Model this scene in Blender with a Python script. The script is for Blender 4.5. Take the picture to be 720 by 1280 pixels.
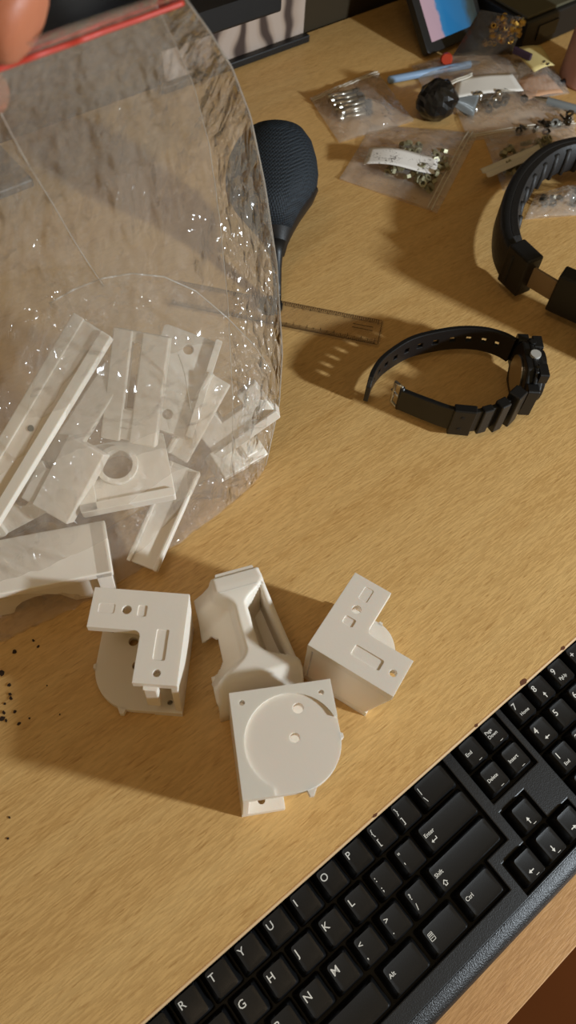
import bpy, bmesh, math, random
from mathutils import Vector, Matrix, noise
from mathutils.geometry import tessellate_polygon

for o in list(bpy.data.objects): bpy.data.objects.remove(o, do_unlink=True)
scene = bpy.context.scene
col = scene.collection
random.seed(7)
MM = 0.001

# ------------------------------------------------------------------ camera
# world: millimetres in this script, metres in Blender. Desk top is z = 0, front edge runs along x.
CH = 397.35
FPX = 945.97
RW = Matrix(((0.77964934, -0.62352043, 0.05804472),
             (-0.50831864, -0.68427495, -0.52285748),
             (0.36573087, 0.37814027, -0.85044157)))      # rows: image right, image down, view direction
RT = RW.transposed()
cam_d = bpy.data.cameras.new('camera')
cam = bpy.data.objects.new('camera', cam_d)
col.objects.link(cam)
scene.camera = cam
cm = Matrix((RW[0], -RW[1], -RW[2])).transposed().to_4x4()
cm.translation = Vector((0, 0, CH * MM))
cam.matrix_world = cm
cam_d.sensor_fit = 'VERTICAL'
cam_d.sensor_height = 36.0
cam_d.lens = FPX / 1280 * 36.0
cam_d.clip_start = 0.01
cam_d.clip_end = 20
cam_d.dof.use_dof = True
cam_d.dof.focus_distance = 0.44
cam_d.dof.aperture_fstop = 12

# ------------------------------------------------------------------ world, lights, exposure
w = bpy.data.worlds.new('world'); scene.world = w; w.use_nodes = True
w.node_tree.nodes['Background'].inputs[0].default_value = (1.0, 0.73, 0.36, 1)
w.node_tree.nodes['Background'].inputs[1].default_value = 0.22

def area(name, loc, target, size, power, color):
    d = bpy.data.lights.new(name, 'AREA'); d.shape = 'DISK'; d.size = size; d.energy = power; d.color = color
    o = bpy.data.objects.new(name, d); col.objects.link(o)
    o.location = loc
    o.rotation_euler = (Vector(target) - Vector(loc)).to_track_quat('-Z', 'Y').to_euler()
    return o
area('room_lamp_light', (0.76, -0.84, 0.47), (0.15, 0.15, 0.0), 0.08, 17.5, (0.82, 0.92, 1.0))
area('ceiling_lamp_light', (-0.5, 0.1, 1.7), (0.2, 0.2, 0.0), 0.5, 2.0, (1.0, 0.76, 0.52))
scene.view_settings.view_transform = 'Standard'
scene.view_settings.look = 'None'
scene.view_settings.gamma = 1.0
scene.view_settings.use_curve_mapping = False
scene.view_settings.exposure = 0.0
scene.cycles.transparent_max_bounces = 24

# ------------------------------------------------------------------ geometry helpers
def V(*a): return Vector(a)
def ray(px, py): return RT @ Vector(((px - 360) / FPX, (py - 640) / FPX, 1))
def at(px, py, z=0.0):
    d = ray(px, py); t = (z - CH) / d.z
    return Vector((0, 0, CH)) + d * t
def dep(px, py, t): return Vector((0, 0, CH)) + ray(px, py) * t
BN = Vector((0.625, 0.78, 0))
def inbag(px, py, c):
    d = ray(px, py); t = (c - BN.z * CH) / BN.dot(d)
    return Vector((0, 0, CH)) + d * t
IR, IU, IF = RW[0].copy(), -RW[1], RW[2].copy()

class MB:
    def __init__(s): s.v = []; s.f = []
    def add(s, verts, faces):
        n = len(s.v); s.v += [Vector(q) for q in verts]; s.f += [tuple(n + i for i in q) for q in faces]; return s
    def obox(s, c, ax, ay, az):
        """box by centre and three half-axis vectors"""
        c = Vector(c); ax, ay, az = Vector(ax), Vector(ay), Vector(az)
        P = [c + sx * ax + sy * ay + sz * az for sz in (-1, 1) for sy in (-1, 1) for sx in (-1, 1)]
        return s.add(P, [(0, 2, 3, 1), (4, 5, 7, 6), (0, 1, 5, 4), (2, 6, 7, 3), (0, 4, 6, 2), (1, 3, 7, 5)])
    def box(s, x0, x1, y0, y1, z0, z1):
        return s.obox(((x0 + x1) / 2, (y0 + y1) / 2, (z0 + z1) / 2), ((x1 - x0) / 2, 0, 0), (0, (y1 - y0) / 2, 0), (0, 0, (z1 - z0) / 2))
    def bar(s, A, B, wdir, hw, ht):
        A, B = Vector(A), Vector(B); d = (B - A); L = d.length; d.normalize()
        wv = Vector(wdir); wv = (wv - d * wv.dot(d)).normalized(); t = d.cross(wv)
        return s.obox((A + B) / 2, d * L / 2, wv * hw, t * ht)
    def tube(s, path, rad, n=10, cap=True, flat=1.0, up=None):
        path = [Vector(q) for q in path]; m = len(path); rings = []
        if not hasattr(rad, '__len__'): rad = [rad] * m
        t0 = (path[1] - path[0]).normalized()
        a = Vector(up) if up else (Vector((0, 0, 1)) if abs(t0.z) < .9 else Vector((1, 0, 0)))
        for i, q in enumerate(path):
            t = (path[min(i + 1, m - 1)] - path[max(i - 1, 0)]).normalized()
            a = (a - t * a.dot(t)).normalized(); b = t.cross(a)
            rings.append([q + (a * math.cos(2 * math.pi * k / n) * flat + b * math.sin(2 * math.pi * k / n)) * rad[i] for k in range(n)])
        base = len(s.v); s.v += [x for r in rings for x in r]
        for i in range(m - 1):
            for k in range(n):
                s.f.append((base + i * n + k, base + i * n + (k + 1) % n, base + (i + 1) * n + (k + 1) % n, base + (i + 1) * n + k))
        if cap:
            s.f.append(tuple(base + k for k in range(n))[::-1]); s.f.append(tuple(base + (m - 1) * n + k for k in range(n)))
        return s
    def grid(s, fn, nu, nv, skip=None, closed=False):
        base = len(s.v); s.v += [Vector(fn(i / nu, j / nv)) for j in range(nv + 1) for i in range(nu + 1)]
        for j in range(nv):
            for i in range(nu):
                if skip and skip(i, j): continue
                k = base + j * (nu + 1) + i
                s.f.append((k, k + 1, k + nu + 2, k + nu + 1))
        return s
    def plate(s, outer, z0, z1, holes=(), pockets=(), M=None):
        """extruded outline with through holes and shallow pockets in its upper face"""
        M = M or Matrix.Identity(4)
        def face(loops, z):
            P = [Vector((a, b, z)) for L in loops for a, b in L]
            T = tessellate_polygon([[Vector((a, b, 0)) for a, b in L] for L in loops])
            s.add([M @ q for q in P], T)
        def wall(L, za, zb):
            n = len(L); P = [M @ Vector((a, b, z)) for z in (za, zb) for a, b in L]
            s.add(P, [(i, (i + 1) % n, n + (i + 1) % n, n + i) for i in range(n)])
        face([outer] + list(holes) + [q for q, d in pockets], z1); face([outer] + list(holes), z0)
        wall(outer, z0, z1)
        for h in holes: wall(h, z0, z1)
        for q, d in pockets: wall(q, z1 - d, z1); face([q], z1 - d)
        return s
    def build(s, name, mat, parent=None, smooth=False, bevel=0, solid=0, sub=0, seg=2, weld=True, autosm=None):
        org = Vector(parent.get('_org', (0, 0, 0))) if parent else Vector((0, 0, 0))
        me = bpy.data.meshes.new(name)
        bm = bmesh.new()
        vs = [bm.verts.new((q - org) * MM) for q in s.v]
        for f in s.f:
            try: bm.faces.new([vs[i] for i in f])
            except ValueError: pass
        if weld: bmesh.ops.remove_doubles(bm, verts=bm.verts, dist=1e-6)
        bmesh.ops.recalc_face_normals(bm, faces=bm.faces)
        if smooth:
            for f in bm.faces: f.smooth = True
        if autosm:
            for f in bm.faces: f.smooth = True
            for e in bm.edges:
                if len(e.link_faces) == 2 and e.calc_face_angle(0) > autosm: e.smooth = False
        bm.to_mesh(me); bm.free()
        me.materials.append(mat)
        o = bpy.data.objects.new(name, me); col.objects.link(o)
        if parent: o.parent = parent
        if solid:
            m = o.modifiers.new('solid', 'SOLIDIFY'); m.thickness = solid * MM; m.offset = 0
        if bevel:
            m = o.modifiers.new('bevel', 'BEVEL'); m.width = bevel * MM; m.segments = seg; m.limit_method = 'ANGLE'; m.angle_limit = 0.7
        if sub:
            m = o.modifiers.new('sub', 'SUBSURF'); m.levels = sub; m.render_levels = sub
        return o

def tag(o, label, cat, group=None, kind=None):
    if label: o['label'] = label
    if cat: o['category'] = cat
    if group: o['group'] = group
    if kind: o['kind'] = kind
    return o
def thing(name, label, cat, org=(0, 0, 0), group=None):
    o = bpy.data.objects.new(name, None); col.objects.link(o)
    o.empty_display_size = 0.01
    o['_org'] = tuple(org); o.location = Vector(org) * MM
    return tag(o, label, cat, group)
def struct(o): o['kind'] = 'structure'; return o
def circ(cx, cy, r, n=16, a0=0): return [(cx + r * math.cos(a0 + 2 * math.pi * k / n), cy + r * math.sin(a0 + 2 * math.pi * k / n)) for k in range(n)]
def rrect(x0, x1, y0, y1, r, n=4):
    P = []
    for cx, cy, a in ((x1 - r, y1 - r, 0), (x0 + r, y1 - r, 90), (x0 + r, y0 + r, 180), (x1 - r, y0 + r, 270)):
        P += [(cx + r * math.cos(math.radians(a + 90 * k / n)), cy + r * math.sin(math.radians(a + 90 * k / n))) for k in range(n + 1)]
    return P
def lerp(a, b, t): return a + (b - a) * t
def interp(xs, pts, x):
    if x <= xs[0]: return pts[0]
    for i in range(len(xs) - 1):
        if x <= xs[i + 1]:
            return lerp(pts[i], pts[i + 1], (x - xs[i]) / (xs[i + 1] - xs[i]))
    return pts[-1]
def catmull(P, n):
    P = [Vector(q) for q in P]; out = []
    for i in range(len(P) - 1):
        p0, p1, p2, p3 = P[max(i - 1, 0)], P[i], P[i + 1], P[min(i + 2, len(P) - 1)]
        for k in range(n):
            t = k / n
            out.append(0.5 * ((2 * p1) + (p2 - p0) * t + (2 * p0 - 5 * p1 + 4 * p2 - p3) * t * t + (3 * p1 - p0 - 3 * p2 + p3) * t ** 3))
    return out + [P[-1]]

# ------------------------------------------------------------------ materials
def srgb(r, g, b):
    f = lambda c: (c / 255 / 12.92) if c / 255 <= .04045 else ((c / 255 + .055) / 1.055) ** 2.4
    return (f(r), f(g), f(b), 1)
def nt(name):
    m = bpy.data.materials.new(name); m.use_nodes = True
    t = m.node_tree; return m, t, t.nodes, t.links, t.nodes['Principled BSDF']
def plain(name, rgb, rough=.5, metal=0, spec=.5, var=.06, nscale=60, bump=0, bscale=400, sss=0, emit=0):
    m, t, N, L, B = nt(name)
    tc = N.new('ShaderNodeTexCoord'); nz = N.new('ShaderNodeTexNoise'); nz.inputs['Scale'].default_value = nscale; nz.inputs['Detail'].default_value = 3
    L.new(tc.outputs['Object'], nz.inputs['Vector'])
    mx = N.new('ShaderNodeMix'); mx.data_type = 'RGBA'
    c = srgb(*rgb)
    mx.inputs['A'].default_value = tuple(max(0, x * (1 - var)) for x in c[:3]) + (1,)
    mx.inputs['B'].default_value = tuple(min(1, x * (1 + var)) for x in c[:3]) + (1,)
    L.new(nz.outputs['Fac'], mx.inputs['Factor']); L.new(mx.outputs['Result'], B.inputs['Base Color'])
    B.inputs['Roughness'].default_value = rough; B.inputs['Metallic'].default_value = metal
    B.inputs['Specular IOR Level'].default_value = spec
    if sss:
        B.inputs['Subsurface Weight'].default_value = sss; B.inputs['Subsurface Radius'].default_value = (.006, .004, .003); B.inputs['Subsurface Scale'].default_value = .6
    if bump:
        n2 = N.new('ShaderNodeTexNoise'); n2.inputs['Scale'].default_value = bscale; n2.inputs['Detail'].default_value = 4
        L.new(tc.outputs['Object'], n2.inputs['Vector'])
        b = N.new('ShaderNodeBump'); b.inputs['Strength'].default_value = bump; b.inputs['Distance'].default_value = .0006
        L.new(n2.outputs['Fac'], b.inputs['Height']); L.new(b.outputs['Normal'], B.inputs['Normal'])
    if emit:
        B.inputs['Emission Color'].default_value = c; B.inputs['Emission Strength'].default_value = emit
    return m
def wood(name, light, dark, streak, rough=.42):
    m, t, N, L, B = nt(name)
    tc = N.new('ShaderNodeTexCoord')
    def nz(sx, sy, det, dist=0):
        mp = N.new('ShaderNodeMapping'); mp.inputs['Scale'].default_value = (sx, sy, 40)
        n = N.new('ShaderNodeTexNoise'); n.inputs['Scale'].default_value = 1; n.inputs['Detail'].default_value = det; n.inputs['Distortion'].default_value = dist
        L.new(tc.outputs['Object'], mp.inputs['Vector']); L.new(mp.outputs['Vector'], n.inputs['Vector']); return n.outputs['Fac']
    def ramp(src, a, b):
        r = N.new('ShaderNodeMapRange'); r.inputs['From Min'].default_value = a; r.inputs['From Max'].default_value = b
        L.new(src, r.inputs['Value']); return r.outputs['Result']
    def mix(fac, a, b):
        x = N.new('ShaderNodeMix'); x.data_type = 'RGBA'
        L.new(fac, x.inputs['Factor'])
        for s, i in ((a, 'A'), (b, 'B')):
            if isinstance(s, tuple): x.inputs[i].default_value = s
            else: L.new(s, x.inputs[i])
        return x.outputs['Result']
    broad = ramp(nz(6, 60, 4, .6), .3, .7)
    fine = ramp(nz(140, 900, 3), .40, .62)
    dash = ramp(nz(110, 850, 2, .3), .60, .72)
    c = mix(broad, srgb(*light), srgb(*dark))
    x = N.new('ShaderNodeMath'); x.operation = 'MULTIPLY'; x.inputs[1].default_value = .45; L.new(fine, x.inputs[0])
    c = mix(x.outputs[0], c, srgb(*[min(255, k * 1.1) for k in light]))
    y = N.new('ShaderNodeMath'); y.operation = 'MULTIPLY'; y.inputs[1].default_value = .5; L.new(dash, y.inputs[0])
    c = mix(y.outputs[0], c, srgb(*streak))
    L.new(c, B.inputs['Base Color']); B.inputs['Roughness'].default_value = rough; B.inputs['Specular IOR Level'].default_value = .35
    b = N.new('ShaderNodeBump'); b.inputs['Strength'].default_value = .25; b.inputs['Distance'].default_value = .0003
    L.new(fine, b.inputs['Height']); L.new(b.outputs['Normal'], B.inputs['Normal'])
    return m
def film(name, haze, tint, bump=.6, scale=55, gloss=.10, hazecol=(.85, .80, .72), shine=1.0, bdist=.004, power=2.6, stretch=(1, 1, 1), var=.25, patch=0):
    """thin plastic film: mostly see-through, a little milky, with creased glossy reflections"""
    m, t, N, L, B = nt(name); N.remove(B)
    out = N['Material Output']
    tc = N.new('ShaderNodeTexCoord'); mpg = N.new('ShaderNodeMapping'); mpg.inputs['Scale'].default_value = stretch
    L.new(tc.outputs['Object'], mpg.inputs['Vector']); src = mpg.outputs['Vector']
    n1 = N.new('ShaderNodeTexNoise'); n1.inputs['Scale'].default_value = scale * .5; n1.inputs['Detail'].default_value = 3; n1.inputs['Distortion'].default_value = .8
    L.new(src, n1.inputs['Vector'])
    wp = N.new('ShaderNodeMix'); wp.data_type = 'VECTOR'; wp.inputs['Factor'].default_value = .02
    L.new(src, wp.inputs['A']); L.new(n1.outputs['Color'], wp.inputs['B'])
    hs = []
    for k, g in ((1.0, .7), (2.7, .28)):
        vo = N.new('ShaderNodeTexVoronoi'); vo.inputs['Scale'].default_value = scale * k; L.new(wp.outputs['Result'], vo.inputs['Vector'])
        mu = N.new('ShaderNodeMath'); mu.operation = 'MULTIPLY'; mu.inputs[1].default_value = g; L.new(vo.outputs['Distance'], mu.inputs[0]); hs.append(mu)
    ad = N.new('ShaderNodeMath'); ad.operation = 'ADD'; L.new(hs[0].outputs[0], ad.inputs[0]); L.new(hs[1].outputs[0], ad.inputs[1])
    ad2 = N.new('ShaderNodeMath'); ad2.operation = 'ADD'; L.new(ad.outputs[0], ad2.inputs[0]); L.new(n1.outputs['Fac'], ad2.inputs[1])
    if patch:
        pn = N.new('ShaderNodeTexNoise'); pn.inputs['Scale'].default_value = 26; pn.inputs['Detail'].default_value = 3; L.new(src, pn.inputs['Vector'])
        pr = N.new('ShaderNodeMapRange'); pr.inputs['From Min'].default_value = .49; pr.inputs['From Max'].default_value = .62; L.new(pn.outputs['Fac'], pr.inputs['Value'])
        pv = N.new('ShaderNodeTexVoronoi'); pv.inputs['Scale'].default_value = 120; L.new(wp.outputs['Result'], pv.inputs['Vector'])
        pm = N.new('ShaderNodeMath'); pm.operation = 'MULTIPLY'; L.new(pr.outputs['Result'], pm.inputs[0]); L.new(pv.outputs['Distance'], pm.inputs[1])
        pa = N.new('ShaderNodeMath'); pa.operation = 'MULTIPLY_ADD'; pa.inputs[1].default_value = patch; L.new(pm.outputs[0], pa.inputs[0]); L.new(ad2.outputs[0], pa.inputs[2])
        ad2 = pa
    bp = N.new('ShaderNodeBump'); bp.inputs['Strength'].default_value = bump; bp.inputs['Distance'].default_value = bdist
    L.new(ad2.outputs[0], bp.inputs['Height'])
    tr = N.new('ShaderNodeBsdfTransparent'); tr.inputs[0].default_value = tint + (1,)
    df = N.new('ShaderNodeBsdfDiffuse'); df.inputs[0].default_value = hazecol + (1,)
    tl = N.new('ShaderNodeBsdfTranslucent'); tl.inputs[0].default_value = hazecol + (1,)
    hz = N.new('ShaderNodeMixShader'); hz.inputs[0].default_value = .5; L.new(df.outputs[0], hz.inputs[1]); L.new(tl.outputs[0], hz.inputs[2])
    m1 = N.new('ShaderNodeMixShader'); m1.inputs[0].default_value = haze
    if bump and var:
        nl = N.new('ShaderNodeTexNoise'); nl.inputs['Scale'].default_value = 14; nl.inputs['Detail'].default_value = 2; L.new(src, nl.inputs['Vector'])
        mpn = N.new('ShaderNodeMapRange'); mpn.inputs['From Min'].default_value = .3; mpn.inputs['From Max'].default_value = .7; mpn.inputs['To Min'].default_value = haze * (1 - var); mpn.inputs['To Max'].default_value = haze * (1 + var)
        L.new(nl.outputs['Fac'], mpn.inputs['Value']); L.new(mpn.outputs['Result'], m1.inputs[0])
    L.new(tr.outputs[0], m1.inputs[1]); L.new(hz.outputs[0], m1.inputs[2])
    fr = N.new('ShaderNodeLayerWeight'); fr.inputs['Blend'].default_value = .5; L.new(bp.outputs['Normal'], fr.inputs['Normal'])
    pw = N.new('ShaderNodeMath'); pw.operation = 'POWER'; pw.inputs[1].default_value = power; L.new(fr.outputs['Facing'], pw.inputs[0])
    fm = N.new('ShaderNodeMath'); fm.operation = 'MULTIPLY_ADD'; fm.inputs[1].default_value = .6 * shine; fm.inputs[2].default_value = .05 * shine; fm.use_clamp = True; L.new(pw.outputs[0], fm.inputs[0])
    gl = N.new('ShaderNodeBsdfGlossy'); gl.inputs['Roughness'].default_value = gloss; L.new(bp.outputs['Normal'], gl.inputs['Normal'])
    m2 = N.new('ShaderNodeMixShader'); L.new(fm.outputs[0], m2.inputs[0]); L.new(m1.outputs[0], m2.inputs[1]); L.new(gl.outputs[0], m2.inputs[2])
    L.new(m2.outputs[0], out.inputs[0])
    return m

M = {}
M['desk'] = wood('desk_beech', (214, 174, 112), (200, 156, 94), (168, 120, 64))
M['tray'] = wood('tray_beech', (192, 146, 95), (180, 132, 82), (160, 112, 66))
M['band'] = plain('edge_band', (214, 178, 132), .5)
M['wall'] = plain('wall_paint', (50, 38, 15), .9, bump=.2, bscale=90)
M['floor'] = plain('floor_brown', (94, 50, 20), .95, spec=.1, nscale=8, var=.15)
M['white'] = plain('white_print', (236, 226, 212), .45, sss=.25, var=.02, bump=.06, bscale=900)
M['black'] = plain('black_plastic', (20, 20, 21), .45, bump=.15, bscale=1500)
M['key'] = plain('key_plastic', (15, 15, 16), .36, bump=.1, bscale=2000)
M['case'] = plain('keyboard_case', (25, 25, 26), .42, bump=.25, bscale=1500)
M['lip'] = plain('keyboard_lip', (28, 28, 30), .36, bump=.55, bscale=1300)
M['well'] = plain('key_well', (8, 8, 9), .6)
M['legend'] = plain('legend_print', (222, 218, 208), .6)
M['rubber'] = plain('watch_resin', (17, 17, 18), .42, bump=.1, bscale=900)
M['steel'] = plain('steel', (200, 196, 188), .28, metal=1)
M['pusher'] = plain('silver_paint', (190, 188, 182), .35, metal=.2)
M['darksteel'] = plain('dark_steel', (92, 88, 80), .35, metal=1)
M['brownmetal'] = plain('brown_metal', (150, 128, 100), .42, metal=.35)
M['glass'] = plain('watch_glass', (30, 34, 36), .08)
M['leather'] = plain('headband_leather', (24, 24, 25), .5, bump=.5, bscale=500)
M['cush'] = plain('headband_cushion', (38, 37, 37), .55, bump=.5, bscale=500)
M['bagfilm'] = film('bag_film', .235, (.985, .975, .96), bump=.8, scale=30, gloss=.075, shine=.75, hazecol=(.88, .79, .68), bdist=.009, stretch=(1.2, 1.2, .55), patch=1.7)
M['gusset'] = film('gusset_film', .15, (.975, .97, .965), bump=1.0, scale=55, gloss=.10, shine=1.9, bdist=.0075, stretch=(1.3, 1.3, .6))
M['foldfilm'] = film('fold_film', .11, (.985, .98, .97), bump=.6, scale=38, gloss=.09, shine=.8, hazecol=(.92, .85, .76), bdist=.006, patch=1.5)
M['smallfilm'] = film('small_bag_film', .29, (.985, .97, .94), bump=.7, scale=60, gloss=.12, bdist=.006, shine=.7, hazecol=(.98, .93, .86), patch=1.0)
M['brassfilm'] = film('brass_bag_film', .06, (.75, .72, .62), bump=.6, scale=90, gloss=.15)
M['zipwhite'] = film('zip_strip', .45, (.95, .93, .9), bump=.2, gloss=.2)
M['zipred'] = plain('zip_red', (196, 62, 44), .45)
M['skin'] = plain('skin', (188, 116, 84), .5, sss=.3, var=.10, nscale=90, bump=.3, bscale=500)
M['nail'] = plain('nail', (205, 145, 118), .3)
M['paper'] = plain('paper', (232, 226, 216), .8)
M['yellow'] = plain('yellow_paper', (226, 206, 140), .8)
M['bluepen'] = plain('blue_pen', (140, 168, 200), .4)
M['greypen'] = plain('grey_pen', (120, 124, 124), .4)
M['ink'] = plain('ink', (60, 54, 48), .8)
M['tick'] = plain('ruler_print', (44, 28, 8), .7)
M['brass'] = plain('brass', (200, 160, 80), .3, metal=1)
M['nut'] = plain('zinc_nut', (150, 144, 114), .4, metal=.45)
M['pink'] = plain('pink_jar', (176, 130, 116), .5)
M['boxtop'] = plain('box_top', (86, 82, 62), .6)
M['red'] = plain('red_cap', (190, 60, 30), .5)
M['purple'] = plain('purple_scrap', (60, 40, 58), .6)
M['orange'] = plain('orange_paper', (206, 160, 124), .8)
M['blackbag'] = plain('black_film', (26, 24, 22), .25, bump=.8, bscale=120)
M['crumb'] = plain('crumb', (44, 26, 12), .8)
M['chip'] = plain('chip', (104, 58, 24), .8)
M['tape'] = plain('white_tape', (214, 206, 190), .6)
M['led_off'] = plain('screen_black', (9, 9, 10), .2)

# ruler plastic: clear acrylic
M['acrylic'] = film('ruler_acrylic', .03, (.996, .99, .975), bump=0, gloss=.06, power=5)

# navy knitted mesh: rows of tiny dimples
def navy():
    m, t, N, L, B = nt('navy_mesh')
    tc = N.new('ShaderNodeTexCoord'); vo = N.new('ShaderNodeTexVoronoi'); vo.inputs['Scale'].default_value = 620; vo.inputs['Randomness'].default_value = .15
    L.new(tc.outputs['Object'], vo.inputs['Vector'])
    r = N.new('ShaderNodeValToRGB'); r.color_ramp.elements[0].position = .15; r.color_ramp.elements[0].color = srgb(6, 10, 15); r.color_ramp.elements[1].position = .6; r.color_ramp.elements[1].color = srgb(22, 34, 44)
    L.new(vo.outputs['Distance'], r.inputs[0]); L.new(r.outputs[0], B.inputs['Base Color'])
    b = N.new('ShaderNodeBump'); b.inputs['Strength'].default_value = .8; b.inputs['Distance'].default_value = .0008
    L.new(vo.outputs['Distance'], b.inputs['Height']); L.new(b.outputs['Normal'], B.inputs['Normal'])
    B.inputs['Roughness'].default_value = .7
    return m
M['navy'] = navy()
# swirl-patterned grey panel
def swirl():
    m, t, N, L, B = nt('swirl_panel')
    tc = N.new('ShaderNodeTexCoord'); wv = N.new('ShaderNodeTexWave'); wv.inputs['Scale'].default_value = 9; wv.inputs['Distortion'].default_value = 9; wv.inputs['Detail'].default_value = 2; wv.inputs['Detail Scale'].default_value = 1.2
    L.new(tc.outputs['Object'], wv.inputs['Vector'])
    r = N.new('ShaderNodeValToRGB'); e = r.color_ramp.elements; e[0].position = .06; e[0].color = srgb(70, 54, 46); e[1].position = .35; e[1].color = srgb(168, 148, 132)
    x = e.new(.8); x.color = srgb(182, 164, 150)
    L.new(wv.outputs['Color'], r.inputs[0]); L.new(r.outputs[0], B.inputs['Base Color']); B.inputs['Roughness'].default_value = .8
    return m
M['swirl'] = swirl()
# printed label: rows of dark unreadable print on white
def printed():
    m, t, N, L, B = nt('printed_label')
    tc = N.new('ShaderNodeTexCoord'); nz = N.new('ShaderNodeTexNoise'); mp = N.new('ShaderNodeMapping'); mp.inputs['Scale'].default_value = (600, 500, 300)
    mp.inputs['Rotation'].default_value = (0, 0, .67)
    nz.inputs['Scale'].default_value = 1; L.new(tc.outputs['Object'], mp.inputs[0]); L.new(mp.outputs[0], nz.inputs[0])
    n2 = N.new('ShaderNodeTexNoise'); n2.inputs['Scale'].default_value = 55; L.new(tc.outputs['Object'], n2.inputs[0])
    a = N.new('ShaderNodeMath'); a.operation = 'MULTIPLY'; L.new(nz.outputs['Fac'], a.inputs[0]); L.new(n2.outputs['Fac'], a.inputs[1])
    r = N.new('ShaderNodeValToRGB'); e = r.color_ramp.elements; e[0].position = .30; e[0].color = srgb(232, 226, 218); e[1].position = .40; e[1].color = srgb(120, 112, 104)
    L.new(a.outputs[0], r.inputs[0]); L.new(r.outputs[0], B.inputs['Base Color']); B.inputs['Roughness'].default_value = .8
    return m
M['label'] = printed()
# tablet picture: pale lilac strip, then blue
def picture():
    m, t, N, L, B = nt('tablet_picture')
    tc = N.new('ShaderNodeTexCoord'); sp = N.new('ShaderNodeSeparateXYZ'); L.new(tc.outputs['Generated'], sp.inputs[0])
    nz = N.new('ShaderNodeTexNoise'); nz.inputs['Scale'].default_value = 9; L.new(tc.outputs['Generated'], nz.inputs[0])
    a = N.new('ShaderNodeMath'); a.operation = 'MULTIPLY_ADD'; a.inputs[1].default_value = .12; L.new(nz.outputs['Fac'], a.inputs[0]); L.new(sp.outputs['X'], a.inputs[2])
    r = N.new('ShaderNodeValToRGB'); r.color_ramp.interpolation = 'LINEAR'; e = r.color_ramp.elements
    e[0].position = .0; e[0].color = srgb(172, 142, 152); e[1].position = .30; e[1].color = srgb(166, 140, 152)
    for p_, c_ in ((.34, (40, 112, 160)), (.46, (20, 104, 156)), (.80, (30, 96, 140)), (.92, (46, 62, 66)), (1, (38, 48, 48))):
        x = e.new(p_); x.color = srgb(*c_)
    L.new(a.outputs[0], r.inputs[0])
    B.inputs['Base Color'].default_value = (.01, .01, .01, 1); B.inputs['Roughness'].default_value = .15
    L.new(r.outputs[0], B.inputs['Emission Color']); B.inputs['Emission Strength'].default_value = .95
    return m
M['picture'] = picture()

# ================================================================== SETTING
FRONT, BACK = 11.4, 610.0
struct(MB().box(-1500, 2000, BACK + 4, BACK + 60, -760, 1900).build('wall_back', M['wall']))
struct(MB().box(-1500, 2000, -2000, BACK + 4, -790, -760).build('floor', M['floor']))

# desk
desk = thing('desk', 'beech-laminate computer desk with a pull-out keyboard tray below its front edge', 'desk', (300, 300, -760))
MB().box(-420, 1000, FRONT + 1.2, BACK, -18, 0).build('desktop', M['desk'], desk)
tag(MB().box(-420, 1000, FRONT, FRONT + 1.2, -18, -.25).build('edge_band', M['band'], desk, bevel=.4), 'pale edging strip', None)
tag(MB().box(-390, 970, -109.5, 300, -110, -92.5).build('keyboard_tray', M['tray'], desk, bevel=.6), 'lighter beech pull-out tray', None)
for x in (-420, 982):
    MB().box(x, x + 18, FRONT + 30, BACK, -760, -18).build('side_panel', M['desk'], desk)
for x in (-402, 970):
    MB().box(x, x + 12, 20, 320, -104, -18).build('tray_runner', M['darksteel'], desk)
for (px, py, rx, ry) in ((651.5, 850, 3.2, 1.6), (467, 1017, 1.6, .8), (700.6, 807, 1.8, 1.0), (593, 904, 1.3, .8)):
    c = at(px, py, 0)
    P = [(c.x + rx * math.cos(a) * random.uniform(.7, 1.1), max(FRONT - .05, FRONT + ry * .9 + ry * math.sin(a) * random.uniform(.7, 1.1))) for a in [k * math.pi / 5 for k in range(10)]]
    MB().plate(P, -2, .06).build('edge_chip', M['chip'], desk)

# ================================================================== KEYBOARD
U = 19.05
TILT = 0.0711
KO = Vector((-82.5, 4.2, -68.8))
kb = thing('computer_keyboard', 'black wired computer keyboard with white legends on the pull-out tray', 'keyboard', KO)
kb['_org'] = (0, 0, 0)
kb.rotation_euler = (TILT, 0, 0)
TOP = -3.6          # frame surface under the key-top plane
def R4(x0, x1, y0, y1): return [(x0 * U, y0 * U), (x1 * U, y0 * U), (x1 * U, y1 * U), (x0 * U, y1 * U)]
mainwell = [(-2.05 * U, 2.7 * U), (-2.05 * U, -3.58 * U), (12.10 * U, -3.58 * U), (12.10 * U, -2.56 * U), (13.06 * U, -2.56 * U), (13.06 * U, 2.7 * U)]
navwell = R4(13.44, 15.56, -1.56, 2.7)
arrow = [(x * U, y * U) for x, y in ((12.40, -4.02), (15.5, -4.02), (15.5, -2.93), (14.56, -2.93), (14.56, -1.86), (13.42, -1.86), (13.42, -2.93), (12.40, -2.93))]
numwell = R4(15.80, 19.95, -3.56, 2.7)
bx0, bx1, by0, by1 = -2.5 * U, 20.4 * U, -4.10 * U, 3.1 * U
MB().plate([(bx0, by0), (bx1, by0), (bx1, by1), (bx0, by1)], -11, TOP, holes=[mainwell, navwell, arrow, numwell]).build('case_top', M['case'], kb, bevel=.7)
MB().box(bx0, bx1, by0, by1, -14, -9.5).build('key_bed', M['well'], kb)
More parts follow.
